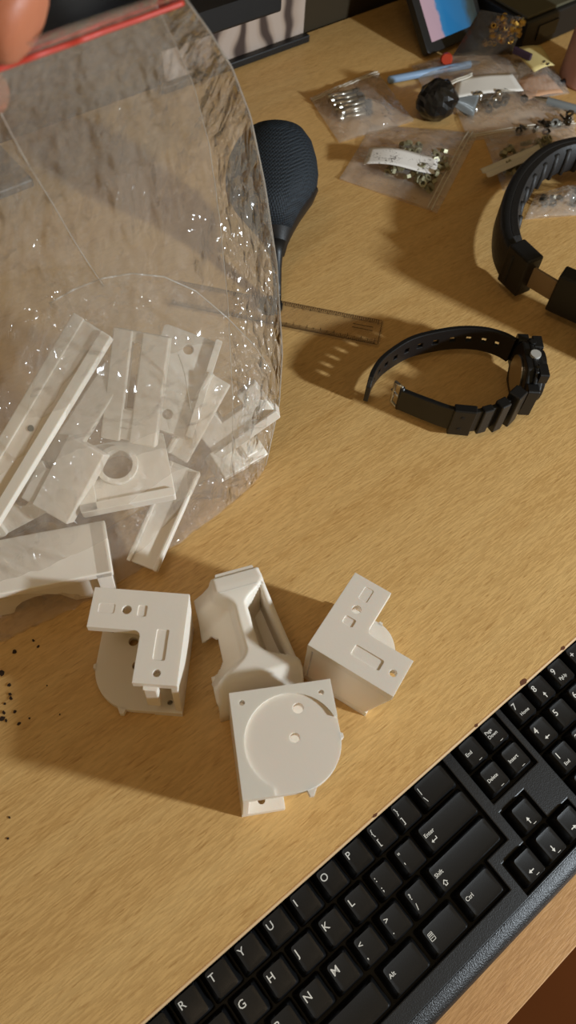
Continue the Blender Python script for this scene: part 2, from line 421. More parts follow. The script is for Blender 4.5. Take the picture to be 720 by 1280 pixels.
# front lip: sloped and pebble-textured
lip = MB(); prof = [(by0, TOP), (by0 - 4, TOP - .5), (by0 - 8, TOP - 2.4), (by0 - 10.2, TOP - 5.5), (by0 - 10.6, -17.0), (by0, -17.0)]
n = len(prof); lip.add([(x, y, z) for x in (bx0, bx1) for y, z in prof], [(i, (i + 1) % n, n + (i + 1) % n, n + i) for i in range(n)] + [tuple(range(n))[::-1], tuple(range(n, 2 * n))])
lip.build('front_lip', M['lip'], kb, autosm=.6)
MB().box(bx0, bx1, by0, by1, -17, -13.9).build('case_bottom', M['case'], kb)
for x in (1.0, 17.0):
    MB().box(x * U, x * U + 22, by1 - 12, by1 - 4, -28.5, -17).build('foot', M['black'], kb)

keymesh = {}
def key_mesh(wu, hu):
    k = (wu, hu)
    if k in keymesh: return keymesh[k]
    W, Hh = wu * U - 1.0, hu * U - 1.0
    mb = MB()
    levels = [(-10.5, 0, 0, 0), (-7, .3, .3, .2), (-1.1, 2.2, 1.6, 1.0), (-.25, 2.8, 2.2, 1.6)]
    rings = []
    for z, ix, iyf, iyb in levels:
        rings.append([(a, b, z) for a, b in rrect(-W / 2 + ix, W / 2 - ix, -Hh / 2 + iyf, Hh / 2 - iyb, 1.5, 3)])
    n = len(rings[0])
    inner = [(a, b, -.55) for a, b in rrect(-W / 2 + 4.2, W / 2 - 4.2, -Hh / 2 + 3.8, Hh / 2 - 3.2, 1.0, 3)]
    rings.append(inner)
    mb.add([q for r in rings for q in r], [(j * n + i, j * n + (i + 1) % n, (j + 1) * n + (i + 1) % n, (j + 1) * n + i) for j in range(len(rings) - 1) for i in range(n)] + [tuple(range((len(rings) - 1) * n, len(rings) * n))])
    o = mb.build('key', M['key'], None, autosm=.75)
    me = o.data; bpy.data.objects.remove(o); keymesh[k] = me
    return me
textmesh = {}
def text_mesh(s, size):
    k = (s, size)
    if k in textmesh: return textmesh[k]
    c = bpy.data.curves.new('legend', 'FONT'); c.body = s; c.size = size * MM; c.align_x = 'LEFT'; c.extrude = 0.03 * MM; c.resolution_u = 3
    c.offset = 0.03 * MM
    o = bpy.data.objects.new('legend', c); col.objects.link(o)
    dg = bpy.context.evaluated_depsgraph_get()
    me = bpy.data.meshes.new_from_object(o.evaluated_get(dg))
    bpy.data.objects.remove(o); bpy.data.curves.remove(c)
    me.name = 'legend'; me.materials.clear(); me.materials.append(M['legend'])
    textmesh[k] = me
    return me
def legend(key, me, x, y):
    o = bpy.data.objects.new('legend', me); col.objects.link(o); o.parent = key; o.location = (x * MM, y * MM, -.42 * MM)
    return o
def shape_mesh(polys):
    mb = MB()
    for P in polys: mb.plate(P, -.03, .05)
    o = mb.build('legend', M['legend']); me = o.data; bpy.data.objects.remove(o); return me
ARW = {}
def arrow_me(ang):
    if ang in ARW: return ARW[ang]
    P = [(0, 2.0), (1.2, .2), (.3, .2), (.3, -2.0), (-.3, -2.0), (-.3, .2), (-1.2, .2)]
    c, s = math.cos(math.radians(ang)), math.sin(math.radians(ang))
    ARW[ang] = shape_mesh([[(x * c - y * s, x * s + y * c) for x, y in P]]); return ARW[ang]
dash_me = shape_mesh([[(-1.2, -.14), (1.2, -.14), (1.2, .14), (-1.2, .14)]])
enter_me = shape_mesh([[(-2.2, 0), (-.9, 1.1), (-.9, .25), (1.6, .25), (1.6, 1.4), (2.1, 1.4), (2.1, -.25), (-.9, -.25), (-.9, -1.1)]])
shift_me = shape_mesh([[(0, 1.8), (1.7, 0), (.85, 0), (.85, -1.5), (-.85, -1.5), (-.85, 0), (-1.7, 0)], ][:1])
def outline(P, t):
    cx = sum(p[0] for p in P) / len(P); cy = sum(p[1] for p in P) / len(P)
    mb = MB(); mb.plate(P, -.03, .05, holes=[[(cx + (x - cx) * t, cy + (y - cy) * t) for x, y in P]])
    o = mb.build('legend', M['legend']); me = o.data; bpy.data.objects.remove(o); return me
shift_me = outline([(0, 1.9), (1.8, 0), (.9, 0), (.9, -1.5), (-.9, -1.5), (-.9, 0), (-1.8, 0)], .66)
menu_me = shape_mesh([[(-1.6, 2.2), (1.6, 2.2), (1.6, 1.9), (-1.6, 1.9)], [(-1.6, 1.4), (1.6, 1.4), (1.6, 1.0), (-1.6, 1.0)], [(-1.6, .5), (1.6, .5), (1.6, .2), (-1.6, .2)],
                      [(-1.6, 2.2), (-1.3, 2.2), (-1.3, -2.2), (-1.6, -2.2)], [(1.3, 2.2), (1.6, 2.2), (1.6, -2.2), (1.3, -2.2)], [(-1.6, -1.9), (1.6, -1.9), (1.6, -2.2), (-1.6, -2.2)], [(-1.0, -.5), (1.0, -.5), (1.0, -.8), (-1.0, -.8)]])
def key(x, y, wu=1.0, hu=1.0, letters=None, dz=0.0):
    o = bpy.data.objects.new('key', key_mesh(wu, hu)); col.objects.link(o); o.parent = kb
    o.location = (x * U * MM, y * U * MM, dz * MM)
    W, Hh = wu * U - 1, hu * U - 1
    lx, ty = -W / 2 + 3.5, Hh / 2 - 3.2
    for it in letters or []:
        k = it[0]
        if k == 'big': legend(o, text_mesh(it[1], 5.8), lx, ty - 4.4)
        elif k == 'two':
            legend(o, text_mesh(it[1], 4.8), lx + .2, ty - 3.6); legend(o, text_mesh(it[2], 4.8), lx + .2, ty - 9.6)
        elif k == 'txt': legend(o, text_mesh(it[1], it[2]), lx + it[3], ty + it[4])
        elif k == 'sh': legend(o, it[1], it[2], it[3])
    return o
for i, ch in enumerate('QWERTYUIOP'): key(i, 0, letters=[('big', ch)])
key(10, 0, letters=[('two', '{', '[')]); key(11, 0, letters=[('two', '}', ']')]); key(12.25, 0, 1.5, letters=[('two', '|', '\\')])
key(-1.25, 0, 1.5)
for i, ch in enumerate('ASDFGHJKL'): key(.25 + i, -1, letters=[('big', ch)])
key(9.25, -1, letters=[('two', ':', ';')]); key(10.25, -1, letters=[('two', '"', "'")])
key(-1.125, -1, 1.75); key(11.875, -1, 2.25, letters=[('txt', 'Enter', 3.3, .2, -4.6), ('sh', enter_me, -U * 1.125 + 8.0, -2.4)])
for i, ch in enumerate('ZXCVBNM'): key(.75 + i, -2, letters=[('big', ch)])
key(7.75, -2, letters=[('two', '<', ',')]); key(8.75, -2, letters=[('two', '>', '.')]); key(9.75, -2, letters=[('two', '?', '/')])
key(-.875, -2, 2.25); key(11.625, -2, 2.75, letters=[('txt', 'Shift', 3.3, .2, -4.6), ('sh', shift_me, -U * 1.375 + 7.0, -3.4)])
key(-1.25, -3.04, 1.5); key(.3, -3.04, 1.5); 
key(4.25, -3.04, 6.3)
key(8.2, -3.04, 1.5, letters=[('txt', 'Alt', 3.3, .2, -4.4)])
key(9.75, -3.04, 1.5, letters=[('sh', menu_me, -U * .75 + 6.0, 2.0)])
key(11.3, -3.04, 1.5, letters=[('txt', 'Ctrl', 3.3, .2, -4.4)])
key(14, 0, letters=[('txt', 'End', 3.2, 0, -6.2), ('sh', dash_me, .8, -6.0)])
key(15, 0, letters=[('txt', 'Page', 3.0, 0, -4.2), ('txt', 'Down', 3.0, 0, -7.2), ('sh', dash_me, .8, -6.0)])
key(14, -1, letters=[('txt', 'Delete', 3.0, 0, -6.2), ('sh', dash_me, .8, -6.0)])
key(15, -1, letters=[('txt', 'Insert', 3.2, 0, -6.2), ('sh', dash_me, .8, -6.0)])
for x, y, a in ((14, -2.42, 0), (13, -3.46, 90), (14, -3.46, 180), (15, -3.46, -90)):
    key(x, y, letters=[('sh', arrow_me(a), -1.2, -2.6), ('sh', dash_me, .8, -6.0)])
np_txt = {(0, 0): ('7', 'Home'), (1, 0): ('8', 0), (2, 0): ('9', 'PgUp'), (0, 1): ('4', 90), (1, 1): ('5', None), (2, 1): ('6', -90), (0, 2): ('1', 'End'), (1, 2): ('2', 180), (2, 2): ('3', 'PgDn')}
for (i, j), (d, s) in np_txt.items():
    L_ = [('big', d)]
    if isinstance(s, str): L_.append(('txt', s, 2.9, 1.2, -9.6))
    elif s is not None: L_.append(('sh', arrow_me(s), -.6, -3.6))
    L_.append(('sh', dash_me, .8, -6.6))
    key(16.38 + i, -j, letters=L_)
key(19.38, -.5, 1, 2, letters=[('big', '+')])
key(16.88, -3, 2); key(18.38, -3); key(19.38, -2.5, 1, 2)
for i in range(-2, 13):          # number row, under the desk edge
    if i > -2: key(i - .5, 1)
key(12.0, 1, 2); key(14, 1); key(15, 1)
for i in range(4): key(16.38 + i, 1)

# ================================================================== PRINTED BRACKETS
def bracket(name, label, Mx, mirror=False, group=None, org=None, ys=1.0, boss=False):
    """corner bracket: L flange over a round-cornered plate, joined by two walls meeting in the corner"""
    t = thing(name, label, 'printed part', org if org is not None else Mx.translation, group)
    A = Mx @ Matrix(((0, 1, 0, 0), (1, 0, 0, 0), (0, 0, 1, 0), (0, 0, 0, 1))) if mirror else Mx
    Lp = [(0, 0), (48, 0), (48, 21.5), (24.5, 21.5), (23, 22), (22, 23), (21.5, 24.5), (21.5, 48), (0, 48)]
    holes = [circ(30, 11, 2.4, 14), circ(10.5, 42.5, 1.9, 14)]
    pock = [(rrect(20, 24.5, 8, 14, .8, 2), .5), (rrect(36, 44, 8.5, 13.5, .8, 2), .22), (rrect(7.5, 13.5, 20, 36, .8, 2), .55)]
    MB().plate(Lp, 40, 45, holes, pock, A).build('flange', M['white'], t, bevel=.7)
    F_ = A; A = A @ Matrix.Diagonal((1, ys, 1, 1))
    arc = [(26 + 23 * math.cos(a), 26 + 23 * math.sin(a)) for a in [math.pi / 2 * k / 14 for k in range(15)]]
    P = [(0, 0), (49, 0)] + arc + [(0, 49)]
    ph = [circ(27.5, 25, 2.4, 14), circ(31.4, 11.5, 2.6, 14), circ(5.5, 5.5, 1.4, 10), circ(43.5, 6, 1.4, 10), circ(7, 43.5, 1.4, 10)]
    mb = MB().plate(P, 0, 4, ph, (), A)
    mb.plate([(29, 48.2), (34, 47.5), (32, 51.3), (30, 51.3)], .3, 4, M=A); mb.plate([(48.2, 25), (50.2, 26), (50.2, 28), (48.2, 29)], .3, 4, M=A)
    mb.build('round_plate', M['white'], t, bevel=.5)
    # raised crescent around the shallow disc on the plate's outer face
    r = 22.6; c0 = 26.5
    a_ = [math.radians(q) for q in range(-22, -247, -9)]
    cr = [(0, 49), (0, 0), (49, 0), (49, c0 + r * math.sin(a_[0]))] + [(c0 + r * math.cos(q), c0 + r * math.sin(q)) for q in a_] + [(c0 + r * math.cos(a_[-1]), 49)]
    MB().plate(cr, -1.3, .05, [circ(5.5, 5.5, 1.4, 10), circ(43.5, 6, 1.4, 10), circ(4, 44.5, 1.4, 10)][:2], (), A).build('raised_rim', M['white'], t, bevel=.35)
    MB().plate([(0, 0), (48, 0), (48, 3.5), (0, 3.5)], 3.9, 40.1, M=A).build('side_wall', M['white'], t, bevel=.5)
    wl = MB(); yb = 48 * ys
    wl.add([F_ @ Vector(q) for q in ((0, 3.4, 3.9), (3.5, 3.4, 3.9), (3.5, yb, 3.9), (0, yb, 3.9), (0, 3.4, 40.1), (3.5, 3.4, 40.1), (3.5, 48, 40.1), (0, 48, 40.1))], [(0, 3, 2, 1), (4, 5, 6, 7), (0, 1, 5, 4), (1, 2, 6, 5), (2, 3, 7, 6), (3, 0, 4, 7)])
    wl.build('side_wall', M['white'], t, bevel=.5)
    if boss: MB().plate(rrect(9.5, 16.5, 45.0, 50, .8, 2), 18, 41, M=F_).build('screw_boss', M['white'], t)
    return t
def mat4(a1, a2, a3, o):
    return Matrix(((a1[0], a2[0], a3[0], o[0]), (a1[1], a2[1], a3[1], o[1]), (a1[2], a2[2], a3[2], o[2]), (0, 0, 0, 1)))
def flat(c, ax, up=1, z=1.3):
    ax = Vector((ax[0], ax[1], 0)).normalized(); ay = Vector((-ax.y, ax.x, 0))
    if up < 0: ay = -ay
    return mat4(ax, ay, (0, 0, up), (c[0], c[1], z))
gp = 'white printed brackets on the desk'
bracket('corner_bracket', 'white printed corner bracket with L-shaped flange up, nearest the clear bag', flat((80.3, 147.7), (-.745, .667)), org=(60, 140, 0), group=gp, boss=True)
# right one: its mid-hole arm points away along (.94,.33), the other arm towards the keyboard
bracket('corner_bracket', 'white printed corner bracket with L-shaped flange up, nearest the numeric keypad', flat((110.8, 90.3), (.33, -.944)), mirror=True, org=(140, 75, 0), group=gp, ys=.82)
bracket('corner_bracket', 'white printed corner bracket lying upside down, round recessed plate with holes on top', flat((65.6, 94.2), (.873, -.488), up=-1, z=45.02), org=(75, 65, 0), group=gp)

def cradle(name, label, Mx, org, group=None):
    t = thing(name, label, 'printed part', org, group)
    T, S = 62.0, 45.0
    def sm(a, b, x): 
        x = max(0, min(1, (x - a) / (b - a))); return x * x * (3 - 2 * x)
    def hz(s, q):
        near = sm(T - 27, T - 9, q)
        far = 1 - sm(6, 17, q)
        wl = 2.6 + 8 * far ** 1.5 + 17 * near ** 2; wr = 2.6 + 20 * far + 18 * near ** 2
        c = 21.0 + 2.5 * q / T
        rh = 39.5 - 8 * sm(4, 40, q)
        if s < c:
            d = max(0, (c - s) - wl)
            h = rh - 9 * sm(0, 2.2, d) - max(0, d - 1.0) * 1.15
            h = max(h, 4.0)
        else:
            d = max(0, (s - c) - wr)
            h = rh - 24 * math.sin(min(1, d / 9) * math.pi / 2) ** .8
            if s > S - 3.0: h = max(h, 39 - 16 * sm(0, T * .75, q))
        if q > T - 12: h = min(h, 33 * math.sin(min(1, (T + 1.5 - q) / 13.5) * math.pi / 2) ** .8)
        if q < 4 and s < c: h = max(h, 16 + 22 * sm(-4, 16, s))
        return max(1.6, h)
    def fn(u, v):
        s, q = u * S, v * T
        h = hz(s, q); c = 21.0 + 2.5 * q / T
        if u > .999: h = .4
        if v > .999: h = .4
        k = lerp(.56, 1.0, sm(-6, T, q))
        x = s if s < c else c + (min(s, S * .985) - c) * k
        return Mx @ Vector((x, min(q, T * .985) , h))
    NU, NV = 75, 80
    def skip(i, j):
        s, q = i / NU * S, j / NV * T
        return s < 8 - abs(q - 27) * .0 and 19 + (8 - s) * .0 < q < 38 - 0 and s < 8 - max(0, 3.5 - min(q - 19, 38 - q))
    MB().grid(fn, NU, NV, skip).build('saddle', M['white'], t, smooth=True, solid=2.6)
    tab = MB(); 
    tab.plate(rrect(11.5, 32.5, -2.2, 9, .8, 2), 34.5, 40.5, M=Mx); tab.build('end_tab', M['white'], t, bevel=.7)
    MB().plate([(0, 0), (12, 0), (12, 3), (0, 3)], 0, 17, M=Mx).build('end_wall', M['white'], t, bevel=.5)
    return t
cax = Vector((.94, -.34, 0)).normalized(); cay = Vector((-.40, -.915, 0)).normalized()
cradle('saddle_bracket', 'white printed saddle bracket with narrow curved ridge, behind the upside-down bracket',
       mat4(cax, cay, (0, 0, 1), (86.5, 153.5, 0)), (95, 125, 0), gp)

# ================================================================== BIG CLEAR BAG
bag = thing('zip_bag', 'large clear crinkled zip bag with a red seal held up over the desk', 'plastic bag', (100, 230, 0))
right_k = [(332, 582, 2), (349, 505, 32), (353, 440, 70), (346, 330, 118), (331, 230, 163), (313, 145, 204), (290, 85, 238), (262, 40, 262), (234, 2, 284), (226, -14, 294)]
left_k = [(-70, 812, 2), (-110, 735, 32), (-130, 650, 70), (-130, 510, 118), (-110, 390, 163), (-95, 290, 204), (-80, 205, 238), (-50, 150, 262), (-20, 92, 280), (-20, 70, 290)]
thick = [22, 34, 34, 26, 19, 13, 8, 4, 1.2, 1.2]
zs = [k / 9 for k in range(10)]
Rk = [at(*q) for q in right_k]; Lk = [at(*q) for q in left_k]
def bagpt(u, v, side):
    Rp, Lp = interp(zs, Rk, v), interp(zs, Lk, v)
    ht = interp(zs, thick, v)
    c = lerp(Lp, Rp, u)
    prof = math.sin(math.pi * min(max(u, 0), 1)) ** .55
    q = Vector((u * 7, v * 9, side * 5))
    cr = noise.noise(q * 1.1) * .35 + abs(noise.noise(q * 2.3)) * .5 - .2
    # long hanging creases that fan out from the grip
    fan = noise.noise(Vector((u * 14 + v * 3, v * 1.6, side * 3))) * .6
    edge = prof
    amp = (2.2 + 3.2 * math.sin(math.pi * v)) * edge * min(1, (1 - v) * 4)
    fine = (noise.noise(Vector((u * 40, v * 46, side * 9))) * .9 - abs(noise.noise(Vector((u * 26 + v * 9, v * 22, side * 4)))) * 2.0) * edge * min(1, (1 - v) * 4)
    # the right-hand gusset is strongly crumpled
    gus = max(0, 1 - abs(u - .90) / .10) * max(0, 1 - abs(v - .38) / .34)
    fine += noise.noise(Vector((u * 75, v * 52, 2 + side))) * 2.3 * gus
    d = ht * prof + amp * (cr + fan) + fine
    if side < 0: d = d * (1.0 + .25 * max(0, .25 - v))
    p = c + BN * (d * side)
    if v < .12: p.z = max(p.z, .5 + (.2 if side > 0 else 0))
    p.z = max(p.z, .5)
    return p
UG = .855
MB().grid(lambda u, v: bagpt(u * UG, v, -1), 110, 150).build('front_sheet', M['bagfilm'], bag, smooth=True)
tag(MB().grid(lambda u, v: bagpt(UG + (1 - UG) * u, v, -1), 50, 220).build('side_gusset', M['gusset'], bag, smooth=True), 'shiny crumpled side fold', None)
MB().tube([bagpt(UG, .08 + .86 * k / 70, -1) for k in range(71)], .22, 5).build('fold_line', M['zipwhite'], bag, smooth=True)
MB().grid(lambda u, v: bagpt(u, v, 1), 90, 100).build('back_sheet', M['bagfilm'], bag, smooth=True)
# bottom of the bag resting on the desk
def bot(u, v):
    a, b = bagpt(u, 0, -1), bagpt(u, 0, 1); q = lerp(a, b, v)
    q.z = .45 + 0.0 * q.z
    return q
MB().grid(bot, 60, 10).build('bottom_gusset', M['bagfilm'], bag, smooth=True)
# side seam: doubled film along the right edge
MB().tube([bagpt(1, k / 60, -1) for k in range(61)], .45, 6).build('side_seam', M['zipwhite'], bag, smooth=True)
# loose inner sheet folded over the parts
def foldpt(u, v):
    top = [(62, 379), (92, 362), (128, 348), (165, 342), (205, 346), (245, 364), (285, 398), (318, 432), (338, 462)]
    botm = [(-10, 720), (10, 730), (40, 735), (75, 735), (110, 735), (150, 730), (180, 722), (262, 648), (330, 582)]
    i = u * 8; k = min(7, int(i)); f_ = i - k
    a = (lerp(top[k][0], top[k + 1][0], f_), lerp(top[k][1], top[k + 1][1], f_)); b = (lerp(botm[k][0], botm[k + 1][0], f_), lerp(botm[k][1], botm[k + 1][1], f_))
    px, py = lerp(a[0], b[0], v), lerp(a[1], b[1], v)
    c = 232 + 40 * u - 16 * v + 5 * noise.noise(Vector((u * 6, v * 6, 1))) + 1.6 * noise.noise(Vector((u * 22, v * 24, 4)))
    q = inbag(px, py, c)
    q.z = max(q.z, 1.0)
    return q
tag(MB().grid(foldpt, 80, 80).build('film_fold', M['foldfilm'], bag, smooth=True), 'milky fold of film over the white parts', None)

MB().tube([foldpt(k / 80, 0) for k in range(81)], .35, 5).build('fold_edge', M['zipwhite'], bag, smooth=True)
def pix(X):
    c = RW @ (Vector(X) - Vector((0, 0, CH))); return 360 + FPX * c.x / c.z, 640 + FPX * c.y / c.z
fg = [((i / 70, j / 90), pix(bagpt(i / 70, j / 90, -1))) for i in range(71) for j in range(91)]
def onfront(px, py):
    (u, v), _ = min(fg, key=lambda e: (e[1][0] - px) ** 2 + (e[1][1] - py) ** 2)
    return bagpt(u, v, -1) - BN * .3
zp = [onfront(x, 83 - x * 83 / 232) for x in range(-14, 236, 5)]
for _ in range(4): zp = [zp[0]] + [(zp[k - 1] + zp[k] * 2 + zp[k + 1]) / 4 for k in range(1, len(zp) - 1)] + [zp[-1]]
tag(MB().tube([q - BN * 1.1 for q in zp], .8, 8).build('red_seal', M['zipred'], bag, smooth=True), 'red press-seal ridge', None)
MB().tube([q + Vector((0, 0, 1.9)) - BN * .8 for q in zp], .45, 6).build('seal_track', M['zipred'], bag, smooth=True)
for P_ in (((3, 140), (34, 200), (66, 258), (98, 310), (128, 352)),  ((243, 515), (232, 470), (222, 440))):
    MB().tube(catmull([onfront(*q) for q in P_], 5), .3, 5).build('crease', M['zipwhite'], bag, smooth=True)
# ------------------------------------------------------------------ white parts inside the bag
def mid(px, py, off=0.0):
    """point of the bag's middle surface seen at a pixel, pushed off mm away from the viewer"""
    best = None
    for j in range(41):
        v = j / 40 * .62
        for i in range(41):
            u = i / 40; q = lerp(interp(zs, Lk, v), interp(zs, Rk, v), u); a_, b_ = pix(q)
            d = (a_ - px) ** 2 + (b_ - py) ** 2
            if best is None or d < best[0]: best = (d, q)
    t_ = (best[1] - Vector((0, 0, CH))).dot(IF)
    return dep(px, py, t_ + off)
gi = 'white printed parts inside the clear bag'
def part(name, label, org): return thing(name, label, 'printed part', org, gi)
def slab(t, name, A, B, hw, ht, wdir=None, bevel=.8):
    wdir = wdir or (B - A).cross(IF)
    return MB().bar(A, B, wdir, hw, ht).build(name, M['white'], t, bevel=bevel)
def frame(c, ang, tilt=0.0, yaw=0.0):
    """axes in the view plane turned by ang degrees, then tipped"""
    a = math.radians(ang); ax = IR * math.cos(a) + IU * math.sin(a); ay = -IR * math.sin(a) + IU * math.cos(a); az = -IF
    Q = Matrix.Rotation(math.radians(tilt), 3, ax); ay, az = Q @ ay, Q @ az
    Q = Matrix.Rotation(math.radians(yaw), 3, ay); ax, az = Q @ ax, Q @ az
    return mat4(ax, ay, az, c)
# 1 long bar leaning at the left
A, B = mid(118, 408, -14), mid(-34, 660, -22)
t = part('slotted_bar', 'longest white printed bar, leaning at the left inside the clear bag', (A + B) / 2)
wd = (B - A).cross(IF).normalized()
slab(t, 'bar', A, B, 10.5, 2.6)
for s_ in (-1, 1):
    MB().bar(A + wd * 7.6 * s_ - IF * 3.2, B + wd * 7.6 * s_ - IF * 3.2, wd, 2.9, .9).build('rail', M['white'], t, bevel=.5)
c = lerp(A, B, .50) - IF * 2.6
MB().tube([c, c - IF * .25], 1.6, 14).build('screw_hole', M['boxtop'], t)
# 2 forked upright bar in the middle
A, B = mid(176, 414, 4), mid(160, 552, -6)
t = part('fork_bracket', 'white printed forked bracket standing upright in the middle of the bagged parts', (A + B) / 2)
wd = (B - A).cross(IF).normalized()
for s_, h_ in ((-8.5, 7.2), (9, 5.2)):
    slab(t, 'fork_arm', A + wd * s_ * -1 + IF * 2, B + wd * s_ * -1, h_, 4)
slab(t, 'fork_bridge', lerp(A, B, .70), lerp(A, B, .98), 14, 3)
slab(t, 'fork_bridge', lerp(A, B, .0) + IF * 2, lerp(A, B, .10) + IF * 2, 13, 2.4)
# 3 ring plate lower middle
c = mid(156, 592, -12)
t = part('ring_plate', 'white printed plate with a round opening, low in the clear bag', c)
Mx = frame(c, 14, -18, 8)
MB().plate(rrect(-25, 25, -19, 19, 1.5, 3), -3, 3, [circ(-3, 4, 8.5, 28)], [], Mx).build('plate', M['white'], t, bevel=.6)
MB().plate(circ(-3, 4, 11.5, 28), 2.9, 5.5, [circ(-3, 4, 8.5, 28)], [], Mx).build('ring_collar', M['white'], t, bevel=.5)
MB().plate(rrect(-26, -17, -20, 24, 1, 2), -3, 5.0, [], [], Mx).build('edge_rib', M['white'], t, bevel=.6)
MB().plate(rrect(-26, 25, -20, -15, 1, 2), -3, 5.0, [], [], Mx).build('edge_rib', M['white'], t, bevel=.6)
# 4 tilted block left of the ring plate
A, B = mid(112, 556, -2), mid(66, 642, -8)
t = part('hollow_block', 'short white printed block at lower left, beside the longest bar in the bag', (A + B) / 2)
wd = (B - A).cross(IF).normalized()
slab(t, 'block', A, B, 11, 6); slab(t, 'block_step', lerp(A, B, .5) - wd * 13, lerp(A, B, 1.0) - wd * 13, 5, 5)
# 5 thin blade towards the bottom corner
A, B = mid(232, 584, -8), mid(178, 708, -14)
B.z = max(B.z, 9)
t = part('thin_blade', 'thin white printed blade pointing down to the bag corner above the brackets', (A + B) / 2)
slab(t, 'blade', A, B, 9.5, 1.8); wd = (B - A).cross(IF).normalized()
slab(t, 'blade_rib', A + wd * 8.6 - IF * 2, B + wd * 8.0 - IF * 2, 1.3, 3.2); slab(t, 'blade_rib', A - wd * 8.6 - IF * 2, B - wd * 8.0 - IF * 2, 1.3, 2.2)
# 6 stepped block at the right
c = mid(296, 522, 0)
t = part('step_block', 'white printed stepped block at the right edge of the clear bag', c)
Mx = frame(c, 38, 20, -12)
MB().plate([(-24, -12), (22, -12), (22, 12), (9, 12), (9, 4), (-8, 4), (-8, 12), (-24, 12)], -6, 6, [], [], Mx).build('block', M['white'], t, bevel=.8)
MB().plate(rrect(-25, 23, -13, -8, .8, 2), -9, 10, [], [], Mx).build('base_flange', M['white'], t, bevel=.6)
# 7 angled strip right of centre
A, B = mid(276, 474, 4), mid(222, 572, -4)
t = part('angle_strip', 'white printed angle strip slanting beside the stepped block in the bag', (A + B) / 2)
slab(t, 'strip', A, B, 6.5, 2.2); wd = (B - A).cross(IF).normalized()
slab(t, 'strip_leg', A - wd * 5.5 - IF * 4, B - wd * 5.5 - IF * 4, 1.4, 4.5)
# 8 block under the stepped block
A, B = mid(322, 556, 2), mid(268, 586, -2)
t = part('notched_block', 'white printed notched block under the stepped block, near the bag bottom', (A + B) / 2)
A.z = max(A.z, 13); B.z = max(B.z, 13)
slab(t, 'block', A, B, 9, 6); slab(t, 'block_lug', lerp(A, B, .1) - IF * 8, lerp(A, B, .35) - IF * 8, 5, 3)
# 9 slim arm behind the ring plate
A, B = mid(146, 462, 10), mid(52, 606, 6)
t = part('slim_arm', 'slim white printed arm half hidden behind the longest bar in the bag', (A + B) / 2)
slab(t, 'arm', A, B, 7, 3); MB().tube([B - IF * 4, B + IF * 4], 9, 20).build('arm_eye', M['white'], t, autosm=.7)
# flat panel at the back of the pile and a plate at the lower left
c = mid(222, 478, 14)
t = part('flat_panel', 'broad flat white printed panel at the back of the bagged parts', c)
Mx = frame(c, 72, 12, 10)
MB().plate(rrect(-30, 30, -17, 17, 2, 3), -2, 2, [circ(20, 0, 3, 16), circ(-20, 0, 3, 16)], [], Mx).build('panel', M['white'], t, bevel=.6)
MB().plate(rrect(-30, 30, -17, -13, 1, 2), 1.9, 7, [], [], Mx).build('panel_rib', M['white'], t, bevel=.6)
c = mid(28, 622, 10)
t = part('tilted_plate', 'tilted white printed plate just right of the lower end of the longest bar', c)
Mx = frame(c, 30, 20, -10)
MB().plate(rrect(-22, 22, -13, 13, 2, 3), -2.5, 2.5, [circ(0, 0, 4, 16)], [], Mx).build('panel', M['white'], t, bevel=.6)
MB().plate(rrect(-22, -17, -13, 13, 1, 2), 2.4, 6, [], [], Mx).build('panel_rib', M['white'], t, bevel=.6)
# 10 saddle seen from its arched side at the lower left
c0 = at(-62, 700, 34)
t = part('arched_saddle', 'white printed saddle with an arched opening, lowest in the bag at the left', (20, 205, 0))
ax = (at(150, 740, 0) - at(-20, 775, 0)); ax.z = 0; ax.normalize()
ay = Vector((0, 0, 1)); az = ax.cross(ay)
o_ = at(-75, 786, 1.5) 
Mx = mat4(ax, ay, -az, o_)
Lw = (at(148, 745, 1.5) - o_).length
arch = [(.41 * Lw, 0), (.44 * Lw, 7), (.49 * Lw, 12), (.54 * Lw, 14), (.64 * Lw, 14), (.68 * Lw, 12), (.76 * Lw, 0)]
Pp = [(0, 0)] + arch + [(Lw, 0), (Lw, 30), (0, 30)]
MB().plate(Pp, 0, 4, [], [], Mx).build('arched_face', M['white'], t, bevel=.7)
MB().plate([(0, 26), (Lw + 1, 26), (Lw + 1, 31), (0, 31)], -3, 30, [], [], Mx).build('top_rim', M['white'], t, bevel=.7)
MB().plate([(Lw - 8, 0), (Lw, 0), (Lw, 31), (Lw - 8, 31)], -3, 30, [], [], Mx).build('end_post', M['white'], t, bevel=.7)
MB().plate([(0, 0), (Lw, 0), (Lw, 3), (0, 3)], 20, 34, [circ(58, 1.5, .9, 10)], [], Mx).build('rear_sill', M['white'], t, bevel=.6)

# ================================================================== HAND
hand = thing('hand', 'hand pinching the top edge of the large clear bag', 'hand', dep(-200, -80, 215))
def skin_mesh(chains, sub=2):
    """one continuous body from skinned chains; every chain starts at an index of the palm"""
    verts, edges, rad = [], [], []
    for ch in chains:
        prev = ch[0]
        for q, r in ch[1]:
            verts.append((Vector(q) - Vector(hand['_org'])) * MM); rad.append(r * MM)
            if prev is not None: edges.append((prev, len(verts) - 1))
            prev = len(verts) - 1
    me = bpy.data.meshes.new('palm_and_fingers'); me.from_pydata(verts, edges, []); me.update()
    o = bpy.data.objects.new('palm_and_fingers', me); col.objects.link(o); o.parent = hand
    o.modifiers.new('skin', 'SKIN')
    for i, r in enumerate(rad):
        sv = me.skin_vertices[0].data[i]; sv.radius = (r, r); sv.use_root = (i == 0)
    m = o.modifiers.new('sub', 'SUBSURF'); m.levels = sub; m.render_levels = sub
    me.materials.append(M['skin'])
    mm = o.modifiers['skin']; mm.use_smooth_shade = True
    return o
D = dep
palm = [(D(-470, -330, 250), 26), (D(-380, -240, 245), 27), (D(-300, -150, 242), 30), (D(-215, -60, 242), 28)]
